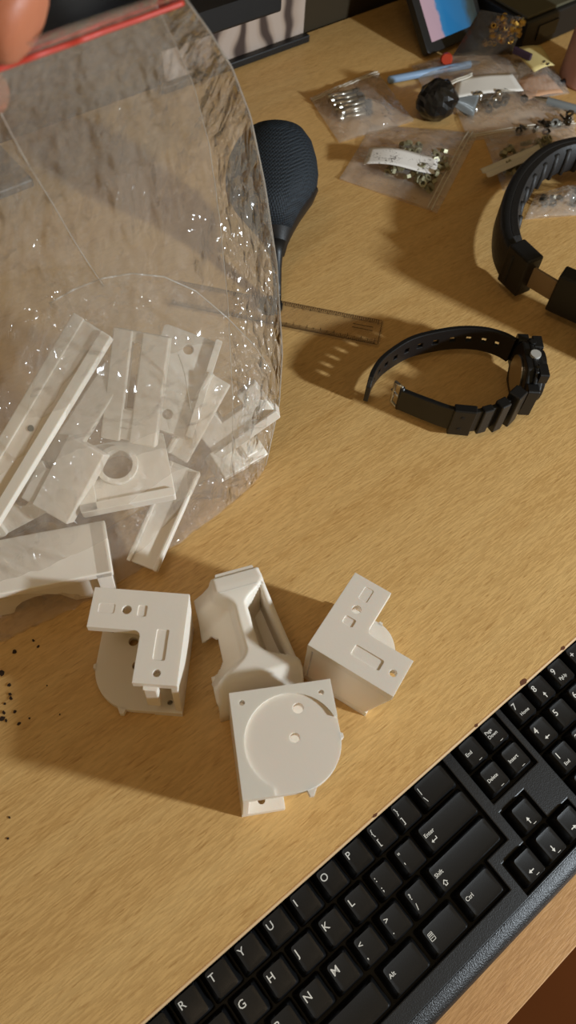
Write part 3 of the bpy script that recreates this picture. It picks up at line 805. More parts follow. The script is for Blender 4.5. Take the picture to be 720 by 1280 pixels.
chains = [(None, palm),
          (2, [(D(-210, -150, 222), 15), (D(-110, -80, 202), 14), (D(-30, -14, 194), 13.6), (D(16, 18, 193), 13.4), (D(46, 40, 195), 12.0)]),      # thumb, in front of the film
          (3, [(D(-150, -10, 252), 10.5), (D(-95, 62, 262), 9.2), (D(-40, 108, 243), 8.4), (D(-4, 118, 231), 7.2)]),
          (3, [(D(-190, 40, 256), 10.5), (D(-140, 130, 266), 9.4), (D(-80, 180, 246), 8.4), (D(-45, 186, 232), 7.4)]),
          (3, [(D(-230, 70, 258), 10), (D(-195, 170, 266), 9), (D(-130, 225, 248), 8.2), (D(-95, 232, 234), 7.2)]),
          (3, [(D(-275, 60, 258), 9), (D(-255, 170, 264), 8), (D(-195, 235, 250), 7.2), (D(-165, 250, 238), 6.2)])]
skin_mesh(chains)
# ================================================================== WATCH
watch = thing('wrist_watch', 'black resin digital wrist watch standing open on its side', 'watch', at(560, 470, 0))
def ribbon(path, z0f, z1f, n, rows, skip=None):
    pts = catmull(path, n); m = len(pts) - 1
    def fn(u, v):
        i = u * m; k = min(m - 1, int(i)); q = lerp(pts[k], pts[k + 1], i - k)
        return Vector((q.x, q.y, lerp(z0f(u), z1f(u), v)))
    return MB().grid(fn, m, rows, skip), pts
ps = [(459, 491, 13), (464, 476, 13), (474, 461, 13.5), (490, 448, 14), (512, 435, 15), (540, 427, 16), (572, 422, 17), (602, 423, 18), (626, 430, 18.5), (640, 438, 19)]
path = [at(*q) for q in ps]
def skiph(i, j):
    return j == 2 and i % 6 in (3, 4) and 8 <= i <= 70
mb, lp = ribbon(path, lambda u: 4 + 4.5 * u, lambda u: 22 + 7.5 * u if u > .06 else 18 + 60 * u, 9, 5, skiph)
mb.build('long_strap', M['rubber'], watch, solid=3.2, bevel=.5)
ps = [(500, 498, 15), (515, 505, 15), (535, 513, 15.5), (560, 522, 16), (585, 526, 17), (610, 521, 18), (632, 510, 19), (646, 496, 19)]
mb, sp_ = ribbon([at(*q) for q in ps], lambda u: 5.5 + 3 * u, lambda u: 24 + 5.5 * u, 8, 4)
mb.build('short_strap', M['rubber'], watch, solid=3.4, bevel=.5)
# raised ribs on the short strap near the case
def strap_block(u0, u1, z0, z1, thick_, name, out=0.0):
    m = len(sp_) - 1
    a, b = sp_[int(u0 * m)], sp_[int(u1 * m)]
    d = (b - a).normalized(); nrm = Vector((d.y, -d.x, 0))
    c = (a + b) / 2 + nrm * out; c.z = (z0 + z1) / 2
    return MB().obox(c, d * (b - a).length / 2, nrm * thick_ / 2, Vector((0, 0, (z1 - z0) / 2))).build(name, M['rubber'], watch, bevel=.8)
strap_block(.46, .62, 4.5, 28.5, 6.6, 'keeper_loop', .6)
strap_block(.66, .72, 6, 29, 5.6, 'strap_rib', .8); strap_block(.75, .83, 5, 31, 7.5, 'strap_rib', 1.5); strap_block(.86, .95, 4, 33, 9, 'strap_rib', 2)
m_ = len(sp_) - 1
for zz in (11, 22):
    q = lerp(sp_[int(.46 * m_)], sp_[int(.62 * m_)], .45); d = (sp_[int(.62 * m_)] - sp_[int(.46 * m_)]).normalized(); nr = Vector((d.y, -d.x, 0))
    c = Vector((q.x, q.y, zz)) + nr * 3.95
    MB().tube([c - nr * .3, c + nr * .25], 1.3, 10).build('keeper_hole', M['well'], watch)
# buckle
b0 = at(500, 498, 15); b0.z = 4.5
bd = (at(487, 484, 15) - at(500, 498, 15)).normalized()
bk = MB(); 
P0 = b0 + Vector((0, 0, .9)); P1 = b0 + bd * 7 + Vector((0, 0, .9)); P2 = b0 + bd * 9 + Vector((0, 0, 20)); P3 = b0 + Vector((0, 0, 21))
bk.tube([P0, P1, P1 + Vector((0, 0, 9.5)), P1 + Vector((0, 0, 19)), P3], 1.1, 8); bk.build('buckle_frame', M['steel'], watch, smooth=True)
MB().tube([b0 + Vector((0, 0, 10)), b0 + bd * 4 + Vector((0, 0, 10.5)) , b0 + bd * 9 + Vector((0, 0, 11))], .8, 8).build('buckle_prong', M['steel'], watch, smooth=True)
MB().tube([b0 + Vector((0, 0, .6)), b0 + Vector((0, 0, 21))], 1.6, 10).build('buckle_pin', M['rubber'], watch, smooth=True)
# case: standing on its side. axis of the dial points away from the strap loop
ca, cb = at(642, 434, 19), at(655, 503, 19)
cd = (cb - ca); cd.z = 0; clen = cd.length; cd.normalize(); cn = Vector((cd.y, -cd.x, 0))
if cn.dot(IR) < 0: cn = -cn
cc = (ca + cb) / 2; cc.z = 0
Mc = mat4(cd, (0, 0, 1), cn, cc + Vector((0, 0, 19.2)))
def octo(rx, ry, k=.62): return [(rx, ry * (1 - k) ), (rx * k, ry), (-rx * k, ry), (-rx, ry * (1 - k)), (-rx, -ry * (1 - k)), (-rx * k, -ry), (rx * k, -ry), (rx, -ry * (1 - k))]
MB().plate(octo(20, 18.5), -1.5, 10, M=Mc).build('case', M['rubber'], watch, bevel=1.2)
MB().plate(octo(22, 19, .7), 3, 5.5, M=Mc).build('case_ridge', M['rubber'], watch, bevel=.8)
MB().plate(circ(0, 0, 17.5, 32), 9.8, 13, [circ(0, 0, 12.5, 32)], [], Mc).build('bezel', M['rubber'], watch, bevel=.8)
MB().plate(circ(0, 0, 12.6, 32), 9.6, 11.6, M=Mc).build('crystal', M['glass'], watch)
MB().plate(circ(0, 0, 13, 32), -2.6, -1.4, M=Mc).build('back_plate', M['steel'], watch, bevel=.3)
for s in (-1, 1):
    MB().plate(rrect(-5.5 + s * 12.5, 5.5 + s * 12.5, 11, 19.0, 1, 2), 5.8, 12, M=Mc).build('bumper', M['rubber'], watch, bevel=1.0)
    MB().plate(rrect(s * 22.5 - 4, s * 22.5 + 4, -12, 12, 1.5, 3), -.8, 6.5, M=Mc).build('lug', M['rubber'], watch, bevel=1.0)
# side pushers on the upper side
My = mat4(cd, -cn, (0, 0, 1), cc + Vector((0, 0, 38.0)) + cn * 5)
tag(MB().plate(circ(0, 0, 3.6, 20), -.8, 1.5, M=My).build('push_button', M['pusher'], watch, bevel=.4), 'round silver push button', None)
MB().plate(circ(11, 0, 1.2, 12), -.8, .5, M=My).build('case_screw', M['darksteel'], watch)
MB().plate(circ(-11, 0, 2.2, 12), -.8, 1.2, M=My).build('push_button', M['rubber'], watch, bevel=.3)

# ================================================================== RULER
ra, rb = at(480, 403, 0), at(476.5, 436, 0)
rdir = (at(352, 378, 0) - ra).normalized(); rdir.z = 0
rw = Vector((rdir.y, -rdir.x, 0)); rw = rw if rw.dot(rb - ra) > 0 else -rw
RWID = 26.5
ruler = thing('ruler', 'clear plastic ruler with dark scale marks beside the watch', 'ruler', ra + rw * 13)
Mr = mat4(rdir, rw, (0, 0, 1), ra + Vector((0, 0, .05)))
MB().plate(rrect(0, 158, 0, RWID, 1.5, 3), 0, 2.2, M=Mr).build('body', M['acrylic'], ruler, bevel=.3)
tk = MB()
for i in range(0, 151):
    x = 4 + i
    Lk_ = 5.5 if i % 10 == 0 else (4.0 if i % 5 == 0 else 2.6)
    tk.plate([(x - .2, RWID - .8 - Lk_), (x + .2, RWID - .8 - Lk_), (x + .2, RWID - .8), (x - .2, RWID - .8)], 2.2, 2.26, M=Mr)
for i in range(0, 94):
    x = 4 + i * 25.4 / 16; Lk_ = 5.0 if i % 16 == 0 else (4.0 if i % 4 == 0 else 2.8)
    tk.plate([(x - .2, .8), (x + .2, .8), (x + .2, .8 + Lk_), (x - .2, .8 + Lk_)], 2.2, 2.26, M=Mr)
for y in (RWID - .9, 1.0): tk.plate([(2, y - .2), (156, y - .2), (156, y + .2), (2, y + .2)], 2.2, 2.26, M=Mr)
for y in (RWID - 4.2, 4.4): tk.plate([(2, y - .12), (156, y - .12), (156, y + .12), (2, y + .12)], 2.2, 2.26, M=Mr)
for y in (9.5, 13.0): tk.plate([(7, y - .3), (22, y - .3), (22, y + .3), (7, y + .3)], 2.2, 2.26, M=Mr)
tk.plate([(1.2, 1.5), (1.6, 1.5), (1.6, RWID - 1.5), (1.2, RWID - 1.5)], 2.2, 2.26, M=Mr)
tag(tk.build('scale_marks', M['tick'], ruler), 'dark printed scale', None, kind='stuff')

# ================================================================== NAVY MESH MICROPHONE
mic = thing('desk_microphone', 'dark navy mesh-covered rounded microphone head on a black stem behind the bag', 'microphone', at(330, 385, 0))
secs = [(157, 347, 4), (161, 346, 22), (168, 345, 36), (180, 343, 47), (200, 341, 55), (218, 340, 58), (236, 339, 57), (250, 338, 52), (262, 337, 44), (274, 338, 35), (288, 340, 25), (303, 343, 15), (318, 345, 8.5), (335, 346, 6), (355, 346.5, 5.2), (374, 346.5, 5.0)]
botq = at(346.5, 378, 4); bott = (botq - V(0, 0, CH)).dot(IF)
def msec(i):
    y, c, wpx = secs[i]
    t = 552 if y < 262 else lerp(552, bott, (y - 262) / (378 - 262))
    return dep(c, y, t), wpx * t / FPX
def mic_loft(i0, i1, name, mat, dx=0.0, grow=1.0, half=False):
    mb = MB(); n = 32; V_ = []
    for i in range(i0, i1 + 1):
        c, r = msec(i)
        for k in range(n):
            a = 2 * math.pi * k / n
            V_.append(c + IR * (dx + r * grow * math.cos(a)) + IF * (min(r, 24) * grow * math.sin(a) + (3 if dx else 0)))
    m = i1 - i0 + 1
    mb.add(V_, [(i * n + k, i * n + (k + 1) % n, (i + 1) * n + (k + 1) % n, (i + 1) * n + k) for i in range(m - 1) for k in range(n)] + [tuple(range(n))[::-1], tuple((m - 1) * n + k for k in range(n))])
    return mb.build(name, M[mat], mic, smooth=True)
mic_loft(0, 10, 'mesh_head', 'navy')
mic_loft(6, 12, 'rear_shell', 'black', dx=1.2, grow=1.0)
mic_loft(11, 15, 'stem', 'black')
sb = at(338, 384, 0)
MB().tube([sb + V(0, 0, .3), sb + V(0, 0, 3), sb + V(0, 0, 6)], [9, 9, 3.5], 24).build('foot', M['black'], mic, autosm=.6)

# ================================================================== HEADPHONES
hp = thing('headphones', 'black padded over-ear headphones lying on their side at the right edge', 'headphones', at(680, 280, 0))
HZ = 7.0
hpath = catmull([at(q[0], q[1], q[2] + HZ) for q in ((800, 205, 15), (755, 193, 15), (715, 194, 15), (680, 205, 15), (650, 232, 15), (633, 268, 15), (631, 305, 15), (645, 338, 15))], 8)
def band(pts, prof, name, mat, **k):
    mb = MB(); n = len(prof); m = len(pts); V_ = []
    for i, q in enumerate(pts):
        d = (pts[min(i + 1, m - 1)] - pts[max(i - 1, 0)]); d.z = 0; d.normalize(); nr = Vector((-d.y, d.x, 0))   # towards the inside of the ring
        V_ += [Vector((q.x, q.y, HZ)) + nr * a + Vector((0, 0, b)) for a, b in prof]
    F = [(i * n + j, i * n + (j + 1) % n, (i + 1) * n + (j + 1) % n, (i + 1) * n + j) for i in range(m - 1) for j in range(n)]
    F += [tuple(range(n))[::-1], tuple((m - 1) * n + j for j in range(n))]
    mb.add(V_, F); return mb.build(name, mat, hp, **k)
band(hpath, [(-6, 2), (-6.8, 6), (-6.8, 25), (-6, 28), (-3, 29.5), (1, 29), (1, 1), (-3, .5)], 'headband', M['leather'], autosm=.9, bevel=.8)
band(hpath[:-6], [(1, 5), (6, 4), (8.5, 8), (9, 17), (8.5, 26), (6, 30), (1, 29)], 'cushion', M['cush'], autosm=.9)
for i in range(4, len(hpath) - 10, 4):
    q = hpath[i]; d = (hpath[i + 1] - hpath[i - 1]); d.z = 0; d.normalize(); nr = Vector((-d.y, d.x, 0))
    b_ = Vector((q.x, q.y, HZ)) + nr * 8.2
    MB().tube([b_ + V(0, 0, 6), b_ + nr * 1.2 + V(0, 0, 17), b_ + V(0, 0, 28)], 2.4, 8).build('cushion_rib', M['cush'], hp, smooth=True)
e0, e1 = at(645, 336, 15), at(668, 352, 15)
def hblock(a, b, hw, z0, z1, name, mat, bevel=1.0):
    d = (b - a); d.z = 0; L_ = d.length; d.normalize(); nr = Vector((-d.y, d.x, 0)); c = (a + b) / 2; c.z = HZ + (z0 + z1) / 2
    return MB().obox(c, d * L_ / 2, nr * hw, V(0, 0, (z1 - z0) / 2)).build(name, mat, hp, bevel=bevel)
hblock(at(637, 326, 22), at(661, 349, 22), 7.5, .4, 33, 'band_end', M['black'], 1.5)
hblock(at(652, 341, 22), at(710, 376, 22), 1.2, 8, 25, 'slider', M['brownmetal'], .3)
hblock(at(693, 362, 22), at(760, 392, 22), 7, .4, 33, 'yoke', M['black'], 1.5)
cu1, cu2 = at(812, 412, 36), at(905, 250, 36)
cdir = (cu2 - cu1); cdir.z = 0; cdir.normalize()
for c, sg in ((cu1, 1), (cu2, -1)):
    d_ = cdir * sg; c = Vector((c.x, c.y, 38.6))
    MB().tube([c - d_ * 16, c - d_ * 12, c + d_ * 2], [28, 36, 38], 28).build('ear_cup', M['leather'], hp, autosm=.9)
    MB().tube([c + d_ * 2, c + d_ * 6, c + d_ * 18, c + d_ * 21], [36, 38, 37, 30], 28).build('ear_cushion', M['cush'], hp, autosm=.9)

# ================================================================== SMALL BAGS AND HARDWARE
def small_bag(name, label, quad, bulge, cat='plastic bag', mat='smallfilm', zipedge=0, seed=0, z0=.5, ripple=2.2, group='small zip bags of hardware'):
    """quad: four desk points TL, TR, BR, BL; bulge(u, v) gives film height"""
    Q = [Vector((q.x, q.y, 0)) for q in quad]
    c = sum(Q, Vector()) / 4
    t = thing(name, label, cat, c, group)
    def base(u, v): return lerp(lerp(Q[0], Q[1], u), lerp(Q[3], Q[2], u), v)
    def top(u, v):
        p = base(u, v); e = (math.sin(math.pi * u) * math.sin(math.pi * v)) ** .5 if 0 < u < 1 and 0 < v < 1 else 0
        n_ = noise.noise(Vector((u * 5, v * 5, seed))) * 1.0 + abs(noise.noise(Vector((u * 11, v * 12, seed + 3)))) * .9
        cor = 3.0 * max(0, noise.noise(Vector((u * 2.2, v * 2.2, seed + 9)))) 
        p.z = z0 + .6 + bulge(u, v) * e + ripple * (n_ + .4) * (.3 + e) + cor
        p.z = max(p.z, z0 + .5)
        return p
    def low(u, v):
        p = base(u, v); p.z = z0 + .3 * (1 + noise.noise(Vector((u * 6, v * 6, seed + 5)))); return p
    MB().grid(top, 36, 36).build('upper_film', M[mat], t, smooth=True)
    MB().grid(low, 10, 10).build('lower_film', M[mat], t, smooth=True)
    if zipedge is not None:
        mb = MB()
        for off in (.06, .10):
            if zipedge == 0: L_ = [top(k / 20, off) for k in range(21)]
            elif zipedge == 1: L_ = [top(1 - off, k / 20) for k in range(21)]
            elif zipedge == 2: L_ = [top(k / 20, 1 - off) for k in range(21)]
            else: L_ = [top(off, k / 20) for k in range(21)]
            mb.tube([q + V(0, 0, .5) for q in L_], .55, 6)
        mb.build('zip_strip', M['tape'], t, smooth=True)
    return t, base, top
def copy_tree(o, loc, rot, label=None):
    r = o.copy(); col.objects.link(r); r.location = Vector(loc) * MM; r.rotation_euler = rot
    if label: r['label'] = label
    for ch in o.children:
        c = ch.copy(); col.objects.link(c); c.parent = r
    return r
dome = lambda h, cx=.5, cy=.5, w=.35: (lambda u, v: h * math.exp(-((u - cx) ** 2 + (v - cy) ** 2) / (2 * w * w)))

# A: bag of machine screws
bagA, baseA, topA = small_bag('zip_bag', 'small clear zip bag of long screws, leftmost of the small bags', [at(387, 124), at(469, 89), at(517, 153), at(424, 180)], dome(11, .42, .55, .3), seed=1)
def screw(label, group, L_=24, r=1.7):
    t = thing('machine_screw', label, 'screw', (0, 0, 0), group)
    MB().tube([(-L_ / 2, 0, 0), (L_ / 2 - 8, 0, 0), (L_ / 2 - 7.8, 0, 0), (L_ / 2, 0, 0)], [r, r, r * .9, r * .8], 10).build('shank', M['steel'], t, smooth=True)
    MB().tube([(-L_ / 2 - 2.6, 0, 0), (-L_ / 2, 0, 0)], 2.9, 12).build('head', M['steel'], t, autosm=.6)
    MB().tube([(L_ / 2 - 7, 0, 0), (L_ / 2 - 2, 0, 0)], r * 1.15, 8).build('dark_thread', M['ink'], t)
    return t
slab_ = 'long steel machine screw inside the leftmost small zip bag'
proto = None
sa, sbv = at(414, 145), at(468, 132)
sd = (sbv - sa); sang = math.atan2(sd.y, sd.x)
sn = Vector((-math.sin(sang), math.cos(sang), 0))
for k in range(10):
    row = k % 5; lay = k // 5
    c = lerp(sa, sbv, .46) + sn * (-13 + row * 6.2 + lay * 3) + Vector((math.cos(sang), math.sin(sang), 0)) * random.uniform(-2, 2)
    loc = (c.x, c.y, 4.0 + lay * 4.6)
    rot = (random.random() * 6, 0, sang + random.uniform(-.07, .07))
    if proto is None:
        proto = screw(slab_, 'screws in the leftmost small bag', 31, 2.1); proto.location = Vector(loc) * MM; proto.rotation_euler = rot
    else: copy_tree(proto, loc, rot)

# B: bag with a printed label and nuts
bagB, baseB, topB = small_bag('zip_bag', 'small clear zip bag with a white printed label, nearest the watch', [at(466, 157), at(598, 168), at(546, 268), at(424, 225)], dome(10, .62, .5, .3), zipedge=1, seed=2)
lq = [at(461, 189, 12), at(548, 197, 12), at(545, 219, 10), at(454, 209, 10)]
lb = MB().grid(lambda u, v: lerp(lerp(lq[0], lq[1], u), lerp(lq[3], lq[2], u), v) + V(0, 0, 2.2 * math.sin(u * 5) + 3.0), 14, 6).build('paper_label', M['label'], None, smooth=True, solid=.3)
tag(lb, 'white printed paper label lying on the small bag nearest the watch', 'label')
def hexnut(label, group, mat, r=3.0, h=2.4, name='hex_nut', cat='nut'):
    o = MB().plate(circ(0, 0, r, 6), 0, h, [circ(0, 0, r * .52, 10)]).build(name, M[mat])
    tag(o, label, cat, group); return o
def scatter(o, fn, num, zfn, seed, tilt=1.2):
    rnd = random.Random(seed)
    for k in range(num):
        q = fn(rnd)
        c = o if k == 0 else o.copy()
        if k: col.objects.link(c)
        c.location = Vector((q.x, q.y, zfn(rnd))) * MM; c.rotation_euler = (rnd.uniform(-tilt, tilt), rnd.uniform(-tilt, tilt), rnd.uniform(0, 6))
scatter(hexnut('small zinc hex nut inside the labelled small bag nearest the watch', 'nuts in the labelled small bag', 'nut', 3.6, 2.8), lambda r: baseB(r.uniform(.40, .90), r.uniform(.40, .84)), 60, lambda r: r.uniform(3, 11), 3)

# C: knotted black bag
kc = at(541, 148, 0)
knot = thing('black_bag', 'small knotted black plastic bag between the clear zip bags', 'plastic bag', kc)
def kn(u, v):
    a = 2 * math.pi * u; b = math.pi * (v - .5)
    d = Vector((math.cos(b) * math.cos(a), math.cos(b) * math.sin(a), math.sin(b)))
    dd = Vector((round(d.x * 3) / 3, round(d.y * 3) / 3, round(d.z * 3) / 3))
    r = 1 + .14 * noise.noise(d * 2.3) + .10 * abs(noise.noise(d * 5))
    q = kc + V(0, 0, 17) + IR * (d.x * 18 * r) + IR.cross(V(0, 0, -1)).normalized() * (-d.y * 17 * r) + V(0, 0, d.z * 17 * r)
    q.z = max(q.z, .6); return q
MB().grid(kn, 22, 14).build('bundle', M['blackbag'], knot)
MB().grid(lambda u, v: kc + V(0, 0, 16) + IR * (15 + 22 * u) + V(0, 0, -6 * u + (v - .5) * (6 + 16 * u)) + IF * 3 * math.sin(v * 9 + u * 3) * u, 8, 10).build('tail', M['greypen'], knot, smooth=True, solid=.3)

# D: bag with a white card, zip strip in the middle
bagD, baseD, topD = small_bag('zip_bag', 'small clear zip bag holding a white card, farthest back by the tablet', [at(514, 84), at(628, 54), at(682, 104), at(548, 150)], dome(6, .5, .5, .4), zipedge=None, seed=4)
mb = MB()
za, zb = at(530, 119, 10), at(590, 91, 12)
for k in (0, 2.4): mb.tube([lerp(za, zb, i / 12) + V(0, 0, .8 * math.sin(i)) + V(-k, -k, 0) for i in range(13)], .9, 6)
mb.build('zip_strip', M['tape'], bagD, smooth=True)
cq = [at(572, 100, 9), at(640, 90, 9), at(655, 112, 7), at(565, 124, 7)]
tag(MB().grid(lambda u, v: lerp(lerp(cq[0], cq[1], u), lerp(cq[3], cq[2], u), v) + V(0, 0, 1.5 * math.sin(u * 4)), 10, 6).build('white_card', M['paper'], None, smooth=True, solid=.4), 'blank white card in the farthest small zip bag', 'card')

# E: bag with shiny bits
bagE, baseE, topE = small_bag('zip_bag', 'small clear zip bag of shiny bits, under the card bag and behind the headband', [at(566, 128), at(668, 104), at(722, 160), at(585, 178)], dome(8, .4, .35, .3), zipedge=2, seed=6)
def ball():
    o = MB()
    o.grid(lambda u, v: (4 * math.cos(math.pi * (v - .5)) * math.cos(2 * math.pi * u), 4 * math.cos(math.pi * (v - .5)) * math.sin(2 * math.pi * u), 4 * math.sin(math.pi * (v - .5))), 14, 8)
    return tag(o.build('steel_ball', M['steel'], smooth=True), 'shiny steel ball in the small bag under the card bag', 'ball', 'steel balls in the shiny bag')
scatter(ball(), lambda r: baseE(r.uniform(.12, .7), r.uniform(.12, .42)), 6, lambda r: 6.5, 11)
scatter(hexnut('dark hex nut in the small bag under the card bag', 'dark nuts in the shiny bag', 'darksteel', 4), lambda r: baseE(r.uniform(.25, .7), r.uniform(.1, .5)), 9, lambda r: r.uniform(3, 8), 12)

# F: bag with nuts beside the headband
bagF, baseF, topF = small_bag('zip_bag', 'small clear zip bag of brownish nuts touching the headband', [at(604, 172), at(716, 146), at(722, 190), at(628, 240)], dome(11, .3, .6, .35), zipedge=None, seed=8)
mb = MB(); za, zb = at(606, 217, 15), at(678, 186, 15)
sdv = (zb - za).normalized(); sp2 = Vector((sdv.y, -sdv.x, 0))
mb.grid(lambda u, v: lerp(za, zb, u) + sp2 * (v - .5) * 13 + V(0, 0, .9 * math.sin(v * 14)), 12, 14)
mb.build('ribbed_strip', M['tape'], bagF, smooth=True, solid=.5)
scatter(hexnut('brownish hex nut in the small bag touching the headband', 'nuts in the bag touching the headband', 'nut', 3.6, 3), lambda r: baseF(r.uniform(.05, .6), r.uniform(.45, .92)), 60, lambda r: r.uniform(3, 12), 14)
scatter(hexnut('dark washer-like nut at the far end of the bag touching the headband', 'dark nuts in the bag touching the headband', 'darksteel', 4, 1.6), lambda r: baseF(r.uniform(.35, .95), r.uniform(.08, .4)), 16, lambda r: r.uniform(3, 8), 15)

# G: crumpled clear film inside the headband ring
bagG, baseG, topG = small_bag('zip_bag', 'crumpled clear bag lying inside the headphone band', [at(668, 246), at(740, 230), at(750, 268), at(655, 276)], dome(7, .5, .5, .4), zipedge=None, seed=10, ripple=4.0)
scatter(hexnut('dark nut in the crumpled bag inside the headphone band', 'dark nuts inside the headphone ring', 'darksteel', 3.2), lambda r: baseG(r.uniform(.15, .9), r.uniform(.2, .7)), 14, lambda r: r.uniform(2, 6), 16)
# H: peach-coloured bag towards the jar
bagH, baseH, topH = small_bag('zip_bag', 'small clear zip bag with peach paper inside, next to the yellow slip', [at(634, 82), at(684, 76), at(712, 118), at(650, 128)], dome(9, .5, .5, .4), zipedge=None, seed=12)
oq = [at(645, 100, 3), at(684, 92, 3), at(704, 116, 3), at(655, 126, 3)]
tag(MB().grid(lambda u, v: lerp(lerp(oq[0], oq[1], u), lerp(oq[3], oq[2], u), v) + V(0, 0, 2 * math.sin(u * 3)), 8, 6).build('peach_paper', M['orange'], None, smooth=True, solid=.4), 'peach coloured paper slip inside the small bag by the jar', 'paper')

# gold bag of brass inserts leaning on the tablet
ga, gb, gc, gd = at(566, 70, 3), at(640, 68, 3), dep(656, 22, 690), dep(600, 12, 700)
gold = thing('brass_bag', 'dark zip bag of small brass inserts leaning against the tablet', 'plastic bag', at(605, 72, 0))
gx, gy = (gb - ga), (gd - ga)
gn = gx.cross(gy).normalized(); gn = gn if gn.dot(IF) < 0 else -gn
def gpt(u, v, s): 
    e = (math.sin(math.pi * u) * math.sin(math.pi * v)) ** .5 if 0 < u < 1 and 0 < v < 1 else 0
    return lerp(lerp(ga, gb, u), lerp(gd, gc, u), v) + gn * (s * 6 * e + 1.2 * e * noise.noise(Vector((u * 7, v * 7, s))))
MB().grid(lambda u, v: gpt(u, v, 1), 20, 20).build('front_film', M['brassfilm'], gold, smooth=True)
MB().grid(lambda u, v: gpt(u, v, -1), 20, 20).build('back_film', M['black'], gold, smooth=True)
def ins(): 
    o = MB().plate(circ(0, 0, 2.4, 10), 0, 4.5, [circ(0, 0, 1.3, 8)]).build('brass_insert', M['brass'])
    return tag(o, 'tiny brass threaded insert in the dark bag against the tablet', 'insert', 'brass inserts in the dark bag')
io = ins(); rnd = random.Random(5)
for k in range(60):
    u, v = rnd.uniform(.42, .96), rnd.uniform(.3, .95)
    c = io if k == 0 else io.copy()
    if k: col.objects.link(c)
    c.location = gpt(u, v, rnd.uniform(-.5, .8)) * MM; c.rotation_euler = (rnd.uniform(0, 3), rnd.uniform(0, 3), rnd.uniform(0, 3))

# pens
def pen(name, label, A, B, r, mat, tipmat):
    t = thing(name, label, 'pen', (A + B) / 2)
    d = (B - A).normalized()
    MB().tube([A, A + d * 1, B - d * 12], [r * .8, r, r], 12).build('barrel', M[mat], t, autosm=.7)
    MB().tube([B - d * 12, B - d * 3, B], [r, r * .5, r * .25], 12).build('tip', M[tipmat], t, autosm=.7)
    return t
pen('pen', 'light blue pen poking out from under the farthest small bag', at(486, 100, 3.6), at(600, 78, 3.6) + V(0, 0, 0), 3.4, 'bluepen', 'steel')
pen('pen', 'grey pen at the right edge behind the headband', at(770, 150, 4.4), at(668, 122, 4.4), 3.6, 'greypen', 'steel')
# yellow slip with ink marks, purple scrap, red cap, cable
ya = [at(640, 62, 13), at(676, 58, 13), at(693, 82, 12), at(668, 90, 12)]
yl = thing('yellow_slip', 'pale yellow paper slip with dark ink marks near the jar', 'paper', at(668, 78, 0))
MB().grid(lambda u, v: lerp(lerp(ya[0], ya[1], u), lerp(ya[3], ya[2], u), v) + V(0, 0, 2 * math.sin(u * 3)), 8, 6).build('sheet', M['yellow'], yl, smooth=True, solid=.5)
for (px, py) in ((680, 77), (685, 80)):
    c = at(px, py, 14.5); MB().obox(c, V(2.2, .6, 0), V(-.2, .8, 0), V(0, 0, .3)).build('ink_mark', M['ink'], yl)
c = at(652, 66, 18)
tag(MB().bar(at(642, 62, 17), at(664, 72, 17), V(0, 0, 1), 3, 2).build('purple_clip', M['purple'], None, bevel=.8), 'dark purple clip lying on the yellow slip', 'clip')
tag(MB().tube([at(558, 74, 1), at(558, 74, 8), at(558, 74, 10)], [6, 6, 4.5], 16).build('red_cap', M['red'], None, autosm=.6), 'small red plastic cap at the foot of the tablet', 'cap')
cab = catmull([at(686, 92, 3), at(698, 104, 3), at(712, 100, 3), at(728, 110, 3), at(760, 108, 3)], 6)
tag(MB().tube(cab, 2.6, 8).build('black_cable', M['black'], None, smooth=True), 'short black cable lying by the pink jar', 'cable')
# jar
jc = at(733, 100, 0)
jar = thing('jar', 'dusky pink jar cut off by the right edge of the picture', 'jar', jc)
MB().tube([jc + V(0, 0, z) for z in (0, 2, 48, 54)], [26, 28, 28, 22], 32).build('body', M['pink'], jar, autosm=.7)
MB().tube([jc + V(0, 0, z) for z in (54, 66, 68)], [24, 24, 22], 32).build('lid', M['pink'], jar, autosm=.7)
# dark box behind
q0 = at(652, 78, 0); q1 = at(735, 52, 0)
box = thing('electronics_box', 'black box with a dull olive top behind the yellow slip', 'box', (q0 + q1) / 2)
q0.x = max(q0.x, at(531, 76, 0).x + 90)
MB().box(q0.x, q0.x + 210, q0.y + 12, q0.y + 150, .3, 30).build('body', M['black'], box, bevel=2)
MB().box(q0.x + 4, q0.x + 206, q0.y + 16, q0.y + 146, 30, 33).build('lid', M['boxtop'], box, bevel=1)
MB().box(q0.x + 22, q0.x + 52, q0.y + 11, q0.y + 12.2, 8, 22).build('port', M['led_off'], box)

# ------------------------------------------------------------------ tablet leaning back, monitor, wall panel
tb = at(531, 76, 0)
tablet = thing('tablet', 'black-framed tablet leaning back with a lilac and blue picture', 'tablet', tb + V(80, 10, 0))
th_ = math.radians(47)
tx, ty_ = V(1, 0.02, 0).normalized(), V(0, math.cos(th_), math.sin(th_))
tz = tx.cross(ty_)
Mt = mat4(tx, ty_, tz, tb + V(0, 0, 4.2))
MB().plate(rrect(0, 84, 0, 128, 5, 4), -4, 4, M=Mt).build('frame', M['black'], tablet, bevel=.8)
MB().plate(rrect(9, 78, 9, 120, 1, 2), 4.0, 4.25, M=Mt).build('screen', M['picture'], tablet)
MB().bar(Mt @ V(62, 70, -5), V(tb.x + 62, tb.y + 72, .8), V(1, 0, 0), 8, 2).build('kickstand', M['black'], tablet)

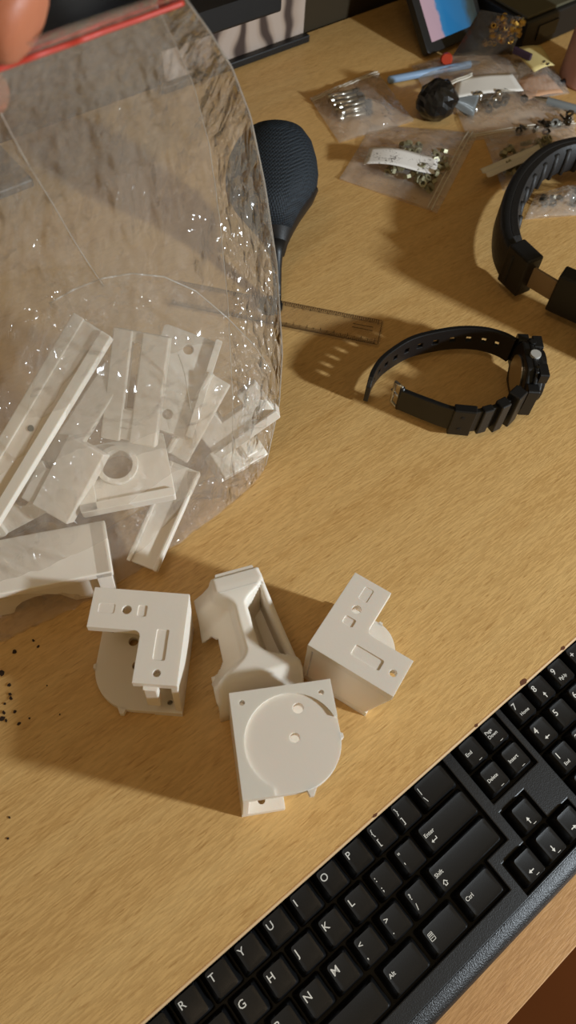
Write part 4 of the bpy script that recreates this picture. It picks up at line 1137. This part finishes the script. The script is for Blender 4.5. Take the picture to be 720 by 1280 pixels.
mc = dep(352.5, 15, 596)      # lower right corner of the monitor
mon = thing('monitor', 'black monitor with its lower right corner above the back of the desk', 'monitor', V(mc.x - 200, mc.y + 20, 0))
MB().box(mc.x - 560, mc.x, mc.y, mc.y + 28, mc.z, mc.z + 290).build('housing', M['black'], mon, bevel=2)
MB().box(mc.x - 552, mc.x - 8, mc.y - .8, mc.y + .2, mc.z + 19, mc.z + 282).build('screen', M['led_off'], mon)
MB().box(mc.x - 302, mc.x - 258, mc.y + 28, mc.y + 46, 6, mc.z + 160).build('neck', M['black'], mon, bevel=2)
MB().box(mc.x - 345, mc.x - 215, mc.y + 44, mc.y + 100, .2, 8).build('foot', M['black'], mon, bevel=2)

pb = at(373, 45, 0)
tag(MB().box(pb.x - 165, pb.x, BACK - 7, BACK - 1, .5, 240).build('patterned_board', M['swirl'], None, bevel=.6), 'grey-beige board with dark swirl pattern standing against the back wall', 'board')
tag(MB().box(pb.x - 172, pb.x + 2, BACK - 15, BACK - 8.5, .2, 7).build('shadow_gap_strip', M['black'], None, bevel=1), 'black strip standing in for the shadow gap along the foot of the patterned board', 'strip')  # solid black bar added for the dark shaded gap between desk and wall

# ================================================================== CRUMBS
rnd = random.Random(21)
for (px, py, s) in ((19, 815, 2.1), (48, 808, 1.3), (2, 842, 2.8), (12, 856, 1.6), (13, 868, 1.5), (14, 873, 1.6), (5, 891, 1.6), (19, 890, 1.3), (3, 899, 2.2), (8, 901, 1.4), (24, 905, 1.5), (37, 898, .9), (59, 857, .8), (75, 893, .8), (42, 801, 1.4), (10, 1048, 1.0), (12, 1022, 1.0), (6, 880, 1.2)):
    c = at(px, py, 0); P = [(c.x + s * .55 * math.cos(a) * rnd.uniform(.6, 1.5), c.y + s * .55 * math.sin(a) * rnd.uniform(.6, 1.5)) for a in [k * math.pi / 3 for k in range(6)]]
    tag(MB().plate(P, .05, s * .4).build('crumb', M['crumb']), 'tiny dark crumb on the desk below the clear bag', 'crumb', 'dark crumbs on the desk')
for o in bpy.data.objects:
    if '_org' in o: del o['_org']
